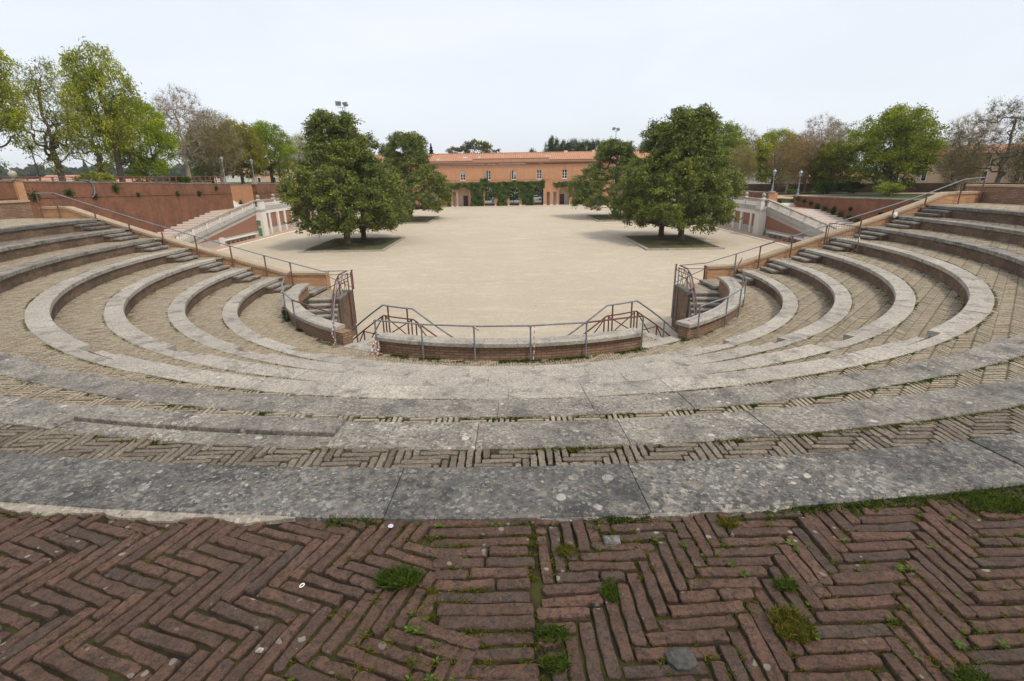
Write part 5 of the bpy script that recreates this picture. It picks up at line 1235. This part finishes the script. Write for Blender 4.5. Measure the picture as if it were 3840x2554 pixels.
m = MB(); carprof(m, 5.1, [(0, .3), (4.2, .3), (4.25, .75), (4.0, .9), (3.2, .98), (2.6, 1.42), (1.1, 1.45), (.4, .95), (0, .85)], 146.2, 147.9); m.build('body', 'car_paint', t)
m = MB(); carprof(m, 5.1, [(.75, .98), (3.05, 1.0), (2.55, 1.36), (1.15, 1.38)], 146.18, 147.92); m.build('windows', 'glass_dark', t)
for cx in (5.9, 8.5):
    for y_ in (146.15, 147.75):
        m = MB(); a = m.add([(cx + .32 * math.cos(q * PI / 6), y_, GZ + .32 + .32 * math.sin(q * PI / 6)) for q in range(12)]); b = m.add([(cx + .32 * math.cos(q * PI / 6), y_ + .2, GZ + .32 + .32 * math.sin(q * PI / 6)) for q in range(12)])
        m.face(range(a, a + 12)); m.face(range(b + 11, b - 1, -1))
        for q in range(12): m.face((a + (q + 1) % 12, a + q, b + q, b + (q + 1) % 12))
        m.build('wheel', 'rubber', t)
def person(x, y, rot, lab, top, trousers):
    edges = [(0, 1), (1, 2), (2, 3), (3, 4), (2, 5), (5, 6), (6, 7), (2, 8), (8, 9), (9, 10), (0, 11), (11, 12), (12, 13), (13, 14), (0, 15), (15, 16), (16, 17), (17, 18)]
    J = [(0, 0, .95), (0, 0, 1.15), (0, 0, 1.42), (0, 0, 1.52), (0, -.01, 1.66), (.19, 0, 1.40), (.25, .02, 1.12), (.24, -.08, .86), (-.19, 0, 1.40), (-.25, .02, 1.12), (-.24, -.08, .86),
         (.10, 0, .88), (.12, -.06, .50), (.13, .02, .08), (.13, -.14, .04), (-.10, 0, .88), (-.11, .08, .50), (-.12, .18, .10), (-.12, .04, .04)]
    rad = [.15, .14, .15, .06, .105, .07, .05, .035, .07, .05, .035, .09, .065, .045, .035, .09, .065, .045, .035]
    me = bpy.data.meshes.new('body'); me.from_pydata(J, edges, []); t = thing('person', lab, 'person', (x, y, GZ)); t.rotation_euler = (0, 0, R(rot))
    o = link('body', me, top, t)
    me.materials.append(MATS[trousers]); me.materials.append(MATS['skin'])
    o.modifiers.new('s', 'SKIN'); 
    for i, r_ in enumerate(rad): me.skin_vertices[0].data[i].radius = (r_, r_ * .8)
    me.skin_vertices[0].data[0].use_root = True
    sd = o.modifiers.new('u', 'SUBSURF'); sd.levels = 1; sd.render_levels = 1
    dg = bpy.context.evaluated_depsgraph_get(); nm = bpy.data.meshes.new_from_object(o.evaluated_get(dg)); o.modifiers.clear(); o.data = nm
    for p in nm.polygons: zc = p.center.z; p.material_index = 1 if zc < .95 else (2 if zc > 1.50 or (abs(p.center.x) > .2 and zc < .93) else 0)
    m = MB(); m.lathe((0, .015, 1.60), [(.10, 0), (.125, .05), (.115, .13), (.06, .19), (.01, .2)], 8)
    m.v = [(a, b, c) for a, b, c in m.v]; h = m.build('hair', 'cloth_dark', t, local=False)
person(.35, 136.5, 20, 'person in dark jacket walking in the middle archway, left of the other', 'cloth_dark', 'cloth_blue')
person(.95, 137.2, -30, 'person in blue clothes walking in the middle archway, right of the other', 'cloth_blue', 'cloth_blue')

# ------------------------------------------------------------------ crowd barrier, bag, tapes
t = thing('crowd_barrier', 'thin steel crowd barrier standing across the right tier end against the brick wall', 'barrier', (14.35, 22, -3.36))
a, b = Vector((14.3, 22.95, -3.36)), Vector((14.4, 21.0, -3.36)); up = Vector((0, 0, 1))
m = MB(); m.tube([a + up * .02, a + up * 1.1, b + up * 1.1, b + up * .02], .02, 6); m.tube([a + up * .22, b + up * .22], .016, 5); m.build('frame', 'rusty_post', t)
for i in range(1, 12):
    p = a.lerp(b, i / 12); m = MB(); m.tube([p + up * .22, p + up * 1.1], .007, 4); m.build('bar', 'galvanised', t)
for p in (a, b):
    m = MB(); m.tube([p + Vector((-.3, 0, .01)), p + Vector((-.12, 0, .16)), p + Vector((.12, 0, .16)), p + Vector((.3, 0, .01))], .016, 5); m.build('foot', 'rusty_post', t)
def crumple(name, c, r, mat, lab, cat, n=120, seed=1, flat=1.0):
    rs = np.random.default_rng(seed); m = MB(); N1, N2 = 10, 7
    idx = m.add([(c[0] + r * math.sin(PI * j / N2) * math.cos(2 * PI * i / N1) * (1 + rs.normal(0, .18)), c[1] + r * math.sin(PI * j / N2) * math.sin(2 * PI * i / N1) * (1 + rs.normal(0, .18)), c[2] + r * flat * math.cos(PI * j / N2) * (1 + rs.normal(0, .1))) for j in range(N2 + 1) for i in range(N1)])
    for j in range(N2):
        for i in range(N1): k = (i + 1) % N1; m.face((idx + j * N1 + i, idx + (j + 1) * N1 + i, idx + (j + 1) * N1 + k, idx + j * N1 + k))
    return tag(m.build(name, mat), lab, cat)
crumple('plastic_bag', (17.35, 23.2, -1.98), .085, 'plastic_white', 'crumpled white plastic bag tied to a post of the right handrail', 'bag', flat=1.4)
crumple('cloth_rag', (14.42, 21.02, -2.75), .04, 'plastic_white', 'small white rag tied to the crowd barrier', 'rag', seed=4, flat=2.2)
crumple('paper_ball', (7.05, 13.0, Z0 + .05), .06, 'plastic_white', 'small white crumpled paper on the walkway below the right tiers', 'litter', seed=8)
def tape(pts, lab, w=.022):
    t = thing('barrier_tape', lab, 'barrier tape', pts[0], 'scraps of red and white barrier tape')
    for q, mt in ((0, 'tape_red'), (1, 'plastic_white')):
        m = MB()
        for i in range(len(pts) - 1):
            a, b = Vector(pts[i]), Vector(pts[i + 1]); n_ = 4
            for k in range(n_):
                if k % 2 != q: continue
                p, r_ = a.lerp(b, k / n_), a.lerp(b, (k + 1) / n_); d = (r_ - p).normalized(); u = d.cross(Vector((.3, 1, .2))).normalized() * w; v = d.cross(u).normalized() * .004
                m.prism([p - u - v, p + u - v, p + u + v, p - u + v], [r_ - u - v, r_ + u - v, r_ + u + v, r_ - u + v])
        m.build('red_stripe' if q == 0 else 'white_stripe', mt, t)
px, py = pol(24.4, 8.98)
tape([(px + .04, py - .05, Z0 + .42), (px - .08, py - .09, Z0 + .3), (px + .10, py - .08, Z0 + .2), (px - .04, py - .1, Z0 + .08), (px + .15, py - .12, Z0 + .02), (px - .16, py - .1, Z0 + .02), (px - .05, py - .06, Z0 + .36)], 'red and white tape wound round the left end post of the centre rail')
px, py = pol(6, 8.98); tape([(px, py, Z0 + 1.0), (px + .1, py - .06, Z0 + .88), (px + .03, py - .07, Z0 + .95), (px + .16, py - .05, Z0 + .86)], 'small bow of red and white tape on the third post of the centre rail', .014)
px, py = pol(-3.7, 9.0); tape([(px + .06, py, Z0 + 1.0), (px + .04, py - .02, Z0 + .7), (px + .05, py - .03, Z0 + .4), (px + .02, py - .03, Z0 + .05)], 'long strip of red and white tape hanging by the fourth post of the centre rail', .009)
px, py = pol(35, 8.98); tape([(px, py - .04, Z0 + .85), (px + .03, py - .06, Z0 + .6), (px - .05, py - .07, Z0 + .35), (px + .04, py - .08, Z0 + .15), (px - .04, py - .08, Z0 + .02)], 'red and white tape on the end post of the left parapet rail', .013)
px, py = pol(66, 8.98); tape([(px, py - .04, Z0 + .9), (px + .02, py - .06, Z0 + .72), (px - .06, py - .06, Z0 + .6)], 'scrap of red and white tape high on the left parapet rail', .022)
px, py = pol(-35.6, 8.98); tape([(px, py - .04, Z0 + .7), (px - .03, py - .05, Z0 + .5), (px + .04, py - .06, Z0 + .25), (px - .02, py - .06, Z0 + .1)], 'faded red and white tape on the end post of the right parapet rail', .018)

# ------------------------------------------------------------------ litter and weeds in the foreground
ZP = -1.6
m = MB(); m.lathe((-.6, 2.03, ZP), [(.012, 0), (.014, .003), (.012, .005)], 12); tag(m.build('bottle_cap', 'cap_metal'), 'small shiny lilac bottle cap on the dark bricks by the near stone edge', 'bottle cap')
def ringtab(x, y, a, lab):
    m = MB(); n1 = 12; pts = [(x + .011 * math.cos(2 * PI * i / n1) * math.cos(a) - .007 * math.sin(2 * PI * i / n1) * math.sin(a), y + .011 * math.cos(2 * PI * i / n1) * math.sin(a) + .007 * math.sin(2 * PI * i / n1) * math.cos(a), ZP + .004) for i in range(n1 + 1)]
    m.tube(pts, .0022, 5); tag(m.build('ring_pull', 'plastic_white'), lab, 'ring pull', 'can ring pulls dropped on the paving')
ringtab(-.885, 1.665, 1.2, 'whitish ring pull lying on a brick left of centre'); ringtab(.45, 2.335, .3, 'pale ring pull lying on the near dark stone slab')
m = MB(); m.bevbox([(-.935, 1.364), (-.912, 1.362), (-.910, 1.376), (-.925, 1.38)], ZP - .004, ZP + .006, .003); tag(m.build('pale_chip', 'stone_light'), 'pale stone chip lying on the red bricks at lower left', 'stone chip')
m = MB(); pts = [(.57 + .055 * math.cos(q * PI / 4 + .3) * (1.05 if q % 2 else .9), 1.315 + .045 * math.sin(q * PI / 4 + .3)) for q in range(8)]; m.bevbox(pts, ZP - .05, ZP + .008, .012, rnd=.8); tag(m.build('dark_cobble', 'cobble_dark'), 'dark rounded cobble set among the red bricks', 'cobble')
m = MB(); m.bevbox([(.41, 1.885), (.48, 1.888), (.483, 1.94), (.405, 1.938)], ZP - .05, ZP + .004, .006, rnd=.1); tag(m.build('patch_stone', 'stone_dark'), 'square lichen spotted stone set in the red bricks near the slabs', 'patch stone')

def joint_pt(n, rng, ang, org, W=.0605, nn=5, xr=(-4, 4), yr=(.6, 3.2)):
    """points lying on brick joints of a herringbone"""
    out = []
    ca, sa = math.cos(R(ang)), math.sin(R(ang))
    while len(out) < n:
        x, y = rng.uniform(*xr), rng.uniform(*yr)
        u, v = (x - org[0]) * ca + (y - org[1]) * sa, -(x - org[0]) * sa + (y - org[1]) * ca
        i, j = math.floor(u / W), math.floor(v / W); k = (i - j) % (2 * nn)
        if k < nn: v = j * W + (0 if rng.random() < .85 else W * 0)
        else: u = i * W
        if rng.random() < .2:
            if k < nn: u = (i - k) * W
            else: v = (j - (2 * nn - 1 - k)) * W
        out.append((org[0] + u * ca - v * sa, org[1] + u * sa + v * ca))
    return out
def blades(P, N_per, h, spread, w=.0016, seed=2, lean=.5):
    r = np.random.default_rng(seed); P = np.repeat(np.array(P), N_per, axis=0); n = len(P)
    base = P + np.concatenate([r.normal(0, spread, (n, 2)), np.zeros((n, 1))], 1); hh = h * r.uniform(.4, 1.1, (n, 1))
    d = np.concatenate([r.normal(0, lean, (n, 2)), np.ones((n, 1))], 1); d /= np.linalg.norm(d, axis=1, keepdims=True)
    s = np.cross(d, r.normal(size=(n, 3))); s /= np.linalg.norm(s, axis=1, keepdims=True)
    mid = base + d * hh * .55; tip = base + d * hh + np.concatenate([d[:, :2] * hh * .5, -hh * .15], 1)
    V = np.stack([base - s * w, base + s * w, mid + s * w * .8, tip, mid - s * w * .8], 1).reshape(-1, 3)
    return V, np.arange(5 * n).reshape(-1, 5), n
def rosettes(P, nl, size, seed=3):
    r = np.random.default_rng(seed); Vs = []
    for (x, y, z, s) in P:
        k = r.integers(nl[0], nl[1]); a0 = r.uniform(0, 6.28)
        for q in range(k):
            a = a0 + q * 6.283 / k + r.normal(0, .25); L = size * s * r.uniform(.6, 1.1); w_ = L * .22; rise = r.uniform(.1, .5)
            d = np.array([math.cos(a), math.sin(a), rise]); sd = np.array([-math.sin(a), math.cos(a), 0]); p = np.array([x, y, z])
            Vs.append([p, p + d * L * .55 + sd * w_, p + d * L * np.array([1, 1, .7]), p + d * L * .55 - sd * w_])
    V = np.array(Vs).reshape(-1, 3); return V, np.arange(len(V)).reshape(-1, 4)
rng = random.Random(5)
def on_plat(p): return math.hypot(p[0] - C0[0], p[1] - C0[1]) > TR(7) + SW + .01 and p[1] > .6
line = lambda x, y: x < -.27 - (y - 1.2) * .22
pr = [p for p in joint_pt(3600, rng, 1.5, (.12, 1.0)) if on_plat(p) and p[0] > .12] + [(rng.uniform(-.4, .12), .932 + .0645 * rng.randrange(20)) for _ in range(500)]
pr = [p for p in pr if on_plat(p)]
pl = [p for p in joint_pt(3600, rng, -20, (-.4, 1.0)) if on_plat(p) and line(*p)]
pts = np.array(pr + pl); nz = wnoise(pts, 2.2, 12) + .35 * wnoise(pts, 7, 13); dens = nz + np.where(pts[:, 0] > -.8, .25, -.25)
sel = pts[dens > -.25]
# low moss tufts in the joints
Pm = [(x, y, ZP - .022) for x, y in sel]
V, F, n = blades(Pm, 26, .027, .009, .0015, 4, .9); npm = npmesh('joint_moss', V, F, 'weed_mossy', None, np.clip(RNG.normal(.5, .25, n), 0, 1)); tag(npm, 'low yellow green moss filling the joints of the near red bricks', 'moss', kind='stuff')
ros = [(x, y, ZP - .002, rng.uniform(.4, 1.5)) for x, y in pts[(dens > -.05)][::4]][:420]
V, F = rosettes(ros, (5, 11), .019); o = npmesh('joint_weeds', V, F, 'weed_green', None, np.clip(RNG.normal(.6, .25, len(F)), 0, 1)); tag(o, 'small leafy weeds sprouting between the near bricks', 'weeds', kind='stuff')
def tuft(x, y, z, rx, ry, n_, h, lab, seed, mat='weed_green', w=.0014):
    r = np.random.default_rng(seed); th = r.uniform(0, 6.28, n_); rr = np.sqrt(r.uniform(0, 1, n_)); P = np.stack([x + rx * rr * np.cos(th), y + ry * rr * np.sin(th), np.full(n_, z)], 1)
    V, F, n = blades(P, 1, h, .003, w, seed, .55); o = npmesh('grass_tuft', V, F, mat, None, np.clip(r.normal(.55, .3, n), 0, 1)); tag(o, lab, 'grass tuft', 'grass tufts on the near brick platform'); return o
tuft(-.49, 1.70, ZP - .01, .095, .058, 1500, .05, 'largest round grass tuft on the bricks, left of centre', 1)
tuft(1.02, 1.44, ZP - .01, .075, .075, 1000, .035, 'flat grass tuft in the right half of the bricks', 2, 'weed_mossy')
tuft(1.10, 1.63, ZP - .01, .05, .03, 420, .03, 'small grass tuft just beyond the flat right one', 3)
tuft(2.45, 2.12, ZP - .01, .20, .07, 1100, .05, 'wide grass patch against the near slabs at the right edge', 4)
tuft(.13, 1.42, ZP - .01, .06, .035, 500, .035, 'grass tuft near the bottom centre of the picture', 5)
tuft(.13, 1.30, ZP - .01, .045, .03, 400, .035, 'grass tuft at the bottom edge just below the centre one', 6)
tuft(.23, 1.85, ZP - .01, .05, .035, 400, .03, 'grass tuft close to the slab joint near the centre', 7, 'weed_mossy')
tuft(.38, 1.62, ZP - .01, .035, .06, 420, .03, 'narrow grass tuft in a brick joint right of centre', 8)
tuft(1.02, 2.02, ZP - .01, .05, .04, 350, .03, 'grass tuft touching the slabs right of centre', 9, 'weed_mossy')
tuft(.05, 2.03, ZP - .02, .04, .02, 260, .03, 'small tuft at the slab edge beside the slab joint', 10)
tuft(1.5, 1.22, ZP - .01, .06, .04, 420, .035, 'grass tuft near the lower right corner', 11)
# seams behind the coping of every tier, and at the foot of every riser
for k in range(1, 8):
    r_ = np.random.default_rng(k + 50); N_ = int(20000 * (.5 + k / 7)); ph = r_.uniform(-98, 98, N_) * (1 if k < 5 else .75); r0 = TR(k)
    kind = r_.random(N_) < (.6 if k > 3 else .4)
    rad = np.where(kind, r0 + SW + np.abs(r_.normal(0, .022, N_)), (TR(k + 1) if k < 7 else 30) + .03 - np.abs(r_.normal(0, .10 if k < 4 else .07, N_)))
    a = np.radians(ph); P = np.stack([C0[0] - rad * np.sin(a), C0[1] - rad * np.cos(a)], 1)
    dn = .45 * wnoise(P, 1.1, 30 + k) + .8 * wnoise(P, 5, 60 + k) + np.where(ph < -8, .4, -.05)
    ok = (dn > np.where(kind, .0, .15)) & (r_.random(N_) < .62) & (rad < 24) & (P[:, 1] < 23.0)
    P = P[ok]; rad = rad[ok]; near = np.hypot(P[:, 0], P[:, 1])
    Pm = np.concatenate([P, np.full((len(P), 1), TZ(k) - .02)], 1)
    if len(Pm) == 0: continue
    V, F, n = blades(Pm, 6, .036, .016, .003 + .001 * (7 - k) * .5, k + 70, .6)
    o = npmesh('seam_weeds', V, F, 'weed_green' if k % 2 else 'weed_mossy', None, np.clip(RNG.normal(.5, .25, n), 0, 1)); tag(o, f'moss and grass in the seams of the {ORD[k]} seating tier', 'weeds', kind='stuff')
for k in range(1, 7):
    r_ = np.random.default_rng(k + 950); N_ = 9000; ph = r_.uniform(-97, 97, N_); rad = r_.uniform(TR(k) + SW, TR(k + 1) + .02, N_); a = np.radians(ph)
    P = np.stack([C0[0] - rad * np.sin(a), C0[1] - rad * np.cos(a)], 1); dn = wnoise(P, .9, 300 + k) + .5 * wnoise(P, 3.5, 330 + k) + np.where(ph < -25, .2, -.15)
    P = P[(dn > .42) & (P[:, 1] < 22.8)]; Pm = np.concatenate([P, np.full((len(P), 1), TZ(k) - .02)], 1)
    V, F, n = blades(Pm, 5, .030, .022, .004, k + 970, .8); o = npmesh('paving_moss', V, F, 'weed_mossy', None, np.clip(RNG.normal(.45, .2, n), 0, 1)); tag(o, f'patchy moss spread over the paving of the {ORD[k]} seating tier', 'moss', kind='stuff')
# weeds along the parapet feet
for (a0, a1), lb in (((-25, 25), 'centre'), ((34, 75), 'left'), ((-75, -34), 'right')):
    r_ = np.random.default_rng(int(a0) + 200); n = 900; ph = r_.uniform(a0, a1, n); rad = 8.9 + np.abs(r_.normal(0, .10, n)); a = np.radians(ph)
    P = np.stack([C0[0] - rad * np.sin(a), C0[1] - rad * np.cos(a), np.full(n, Z0 - .01)], 1); P = P[wnoise(P[:, :2], 3, 5) > -.1]
    V, F, n = blades(P, 8, .07, .025, .005, int(a1) + 300, .8); o = npmesh('foot_weeds', V, F, 'weed_green', None, np.clip(RNG.normal(.5, .25, n), 0, 1)); tag(o, f'weeds growing along the foot of the {lb} parapet', 'weeds', kind='stuff')
# capers on the ramparts, shrubs at the stair feet
def wallplant(x, y, z, s, sx, lab, seed, col=(.06, .10, .03), grp=None):
    r_ = np.random.default_rng(seed); s = s * .75; n = int(220 * s + 50); P = np.stack([x + sx * np.abs(r_.normal(0, .14 * s, n)), y + r_.normal(0, .28 * s, n), z + r_.normal(-.05, .22 * s, n)], 1)
    V, F = quads(P, r_.normal(size=(n, 3)) + [sx, -.3, .5], .07, .6); o = npmesh('wall_plant', V, F, 'leaf_soft', None, r_.uniform(0, 1, n)); o.color = (*col, 1); tag(o, lab, 'wall plant', grp)
LP = [(44.2, -.75, .9, 'green caper tuft hanging below the coping under the bent pipe'), (46.9, -1.15, .6, 'small caper at the string course right of the bent pipe'), (49.5, -.55, 1.0, 'dark caper bush high on the left rampart'), (52.3, -1.2, .5, 'tiny plant in the string course of the left rampart'),
      (58.5, -1.3, .8, 'plant pair at the string course toward the left rampart corner'), (62.6, -1.4, .9, 'grey green tuft near the left rampart corner'), (66.5, -.9, .7, 'round tuft just below the coping near the corner'), (40.9, -.9, 1.0, 'leafy plant growing beside the orange brick pier')]
for i, (y, z, s, lb) in enumerate(LP): wallplant(-36.98, y, z, s, 1, lb, 400 + i)
RP = [(45.0, -3.5, 1.0, 'largest caper bush in the middle of the right rampart'), (47.2, -3.9, .6, 'small tuft lower left of the large caper bush'), (51.5, -3.7, .6, 'round tuft on the right rampart'), (54.2, -3.9, .7, 'dark tuft on the right rampart further back'), (57.2, -4.0, .8, 'tuft on the right rampart beside the upper steps'), (42.6, -3.7, .8, 'caper partly above the sloping brick wall'), (40.3, -3.95, .7, 'caper tuft seen just over the sloping brick wall')]
for i, (y, z, s, lb) in enumerate(RP): wallplant(33.98, y, z, s, -1, lb, 500 + i, (.05, .075, .03))
for i in range(14):
    y = 43.0 + i * 1.4; wallplant(33.85, y, -6.6 + (y - 38) * .145 + .15, .7, -1, 'clump of green weeds at the foot of the right rampart beside the brick steps', 600 + i, (.07, .11, .03), 'weed clumps beside the right steps')
for x, y, z, s, lb in ((-40.6, 74.2 - .9, -2.6, 1.1, 'left round dark green shrub at the end of the upper steps'), (-37.6, 73.2, -3.0, 1.1, 'right round dark green shrub beside the upper steps'), (32.2, 61.9, -3.5, .7, 'weeds at the foot of the far right rampart end')): wallplant(x, y, z, s, -.3, lb, int(abs(x * 7)), (.05, .085, .02))
wallplant(28.4, 56.95, GZ + .35, .9, .5, 'dark green bush at the foot of the right white corner pillar', 777, (.06, .12, .03))
wallplant(-5.3, 16.6, GZ + .6, 1.2, .8, 'green bush behind the left landing guard', 778, (.08, .14, .03)); wallplant(5.3, 16.4, GZ + .7, 1.2, .8, 'green bush behind the right landing guard', 779, (.08, .14, .03))
for (x, y, z) in ((9.6, 18.0, -4.0), (11.0, 15.0, -3.7)):
    pass

# ------------------------------------------------------------------ haze
m = MB(); m.box(-2600, 2600, -420, 3600, GZ - 2.6, 60); hz_ = m.build('haze', 'gravel'); hz_.data.materials.clear()
hm = bpy.data.materials.new('air'); hm.use_nodes = True; hm.node_tree.nodes.clear(); ho = hm.node_tree.nodes.new('ShaderNodeOutputMaterial'); hv = hm.node_tree.nodes.new('ShaderNodeVolumePrincipled')
hv.inputs['Color'].default_value = (.94, .96, 1.0, 1); hv.inputs['Density'].default_value = .00018; hm.node_tree.links.new(hv.outputs[0], ho.inputs['Volume']); hz_.data.materials.append(hm); tag(hz_, kind='stuff')
# ------------------------------------------------------------------ camera, light
th, ro, f = .3174, .0171, 1887.6
cam = bpy.data.cameras.new('camera'); co = bpy.data.objects.new('camera', cam); COL.objects.link(co); sc.camera = co
cam.sensor_fit = 'HORIZONTAL'; cam.sensor_width = 36; cam.lens = f / 3840 * 36; cam.clip_start = .05; cam.clip_end = 6000
Rm = Matrix.Rotation(PI / 2 - th, 4, 'X') @ Matrix.Rotation(-ro, 4, 'Z')
co.matrix_world = Rm
w = bpy.data.worlds.new('World'); sc.world = w; w.use_nodes = True; nt = w.node_tree; bg = nt.nodes['Background']
sky = nt.nodes.new('ShaderNodeTexSky'); sky.sky_type = 'NISHITA'; sky.sun_disc = False
SE, SA = 56, 128          # sun elevation, azimuth (clockwise from +Y)
sky.sun_elevation = R(SE); sky.sun_rotation = R(SA); sky.dust_density = 3.0; sky.air_density = 1.0; sky.altitude = 300
mixn = nt.nodes.new('ShaderNodeMix'); mixn.data_type = 'RGBA'; mixn.inputs[0].default_value = .80
gd = nt.nodes.new('ShaderNodeTexCoord'); sp = nt.nodes.new('ShaderNodeSeparateXYZ'); nt.links.new(gd.outputs['Generated'], sp.inputs[0])
rp = nt.nodes.new('ShaderNodeValToRGB'); nt.links.new(sp.outputs['Z'], rp.inputs[0])
rp.color_ramp.elements[0].position = 0.0; rp.color_ramp.elements[0].color = (8.0, 8.5, 9.0, 1); rp.color_ramp.elements[1].position = .6; rp.color_ramp.elements[1].color = (8.5, 8.8, 9.5, 1)
cn = nt.nodes.new('ShaderNodeTexNoise'); cn.inputs['Scale'].default_value = 2.2; cn.inputs['Detail'].default_value = 6; cn.inputs['Distortion'].default_value = .6
mp = nt.nodes.new('ShaderNodeMapping'); mp.inputs['Scale'].default_value = (1, 1, 3.2); nt.links.new(gd.outputs['Generated'], mp.inputs[0]); nt.links.new(mp.outputs[0], cn.inputs['Vector'])
cr_ = nt.nodes.new('ShaderNodeMapRange'); cr_.inputs['From Min'].default_value = .38; cr_.inputs['From Max'].default_value = .66; nt.links.new(cn.outputs['Fac'], cr_.inputs['Value'])
m3 = nt.nodes.new('ShaderNodeMix'); m3.data_type = 'RGBA'; nt.links.new(cr_.outputs[0], m3.inputs[0]); m3.inputs[7].default_value = (8.9, 9.2, 9.9, 1); nt.links.new(rp.outputs[0], m3.inputs[6])
nt.links.new(sky.outputs[0], mixn.inputs[6]); nt.links.new(m3.outputs[2], mixn.inputs[7]); nt.links.new(mixn.outputs[2], bg.inputs[0]); bg.inputs[1].default_value = .108
sun = bpy.data.lights.new('sun', 'SUN'); so = bpy.data.objects.new('sun', sun); COL.objects.link(so); sun.energy = 2.1; sun.angle = R(10); sun.color = (1, .91, .78)
d = Vector((math.sin(R(SA)) * math.cos(R(SE)), math.cos(R(SA)) * math.cos(R(SE)), math.sin(R(SE)))); so.rotation_euler = d.to_track_quat('Z', 'Y').to_euler(); so.location = (30, -20, 40)
sc.view_settings.view_transform = 'Standard'; sc.view_settings.look = 'None'; sc.view_settings.gamma = 1; sc.view_settings.exposure = 0.17
sc.cycles.max_bounces = 6; sc.cycles.transparent_max_bounces = 8
for o in list(bpy.data.objects):
    if '_used' in o.keys(): del o['_used']
print('objects', len(bpy.data.objects))
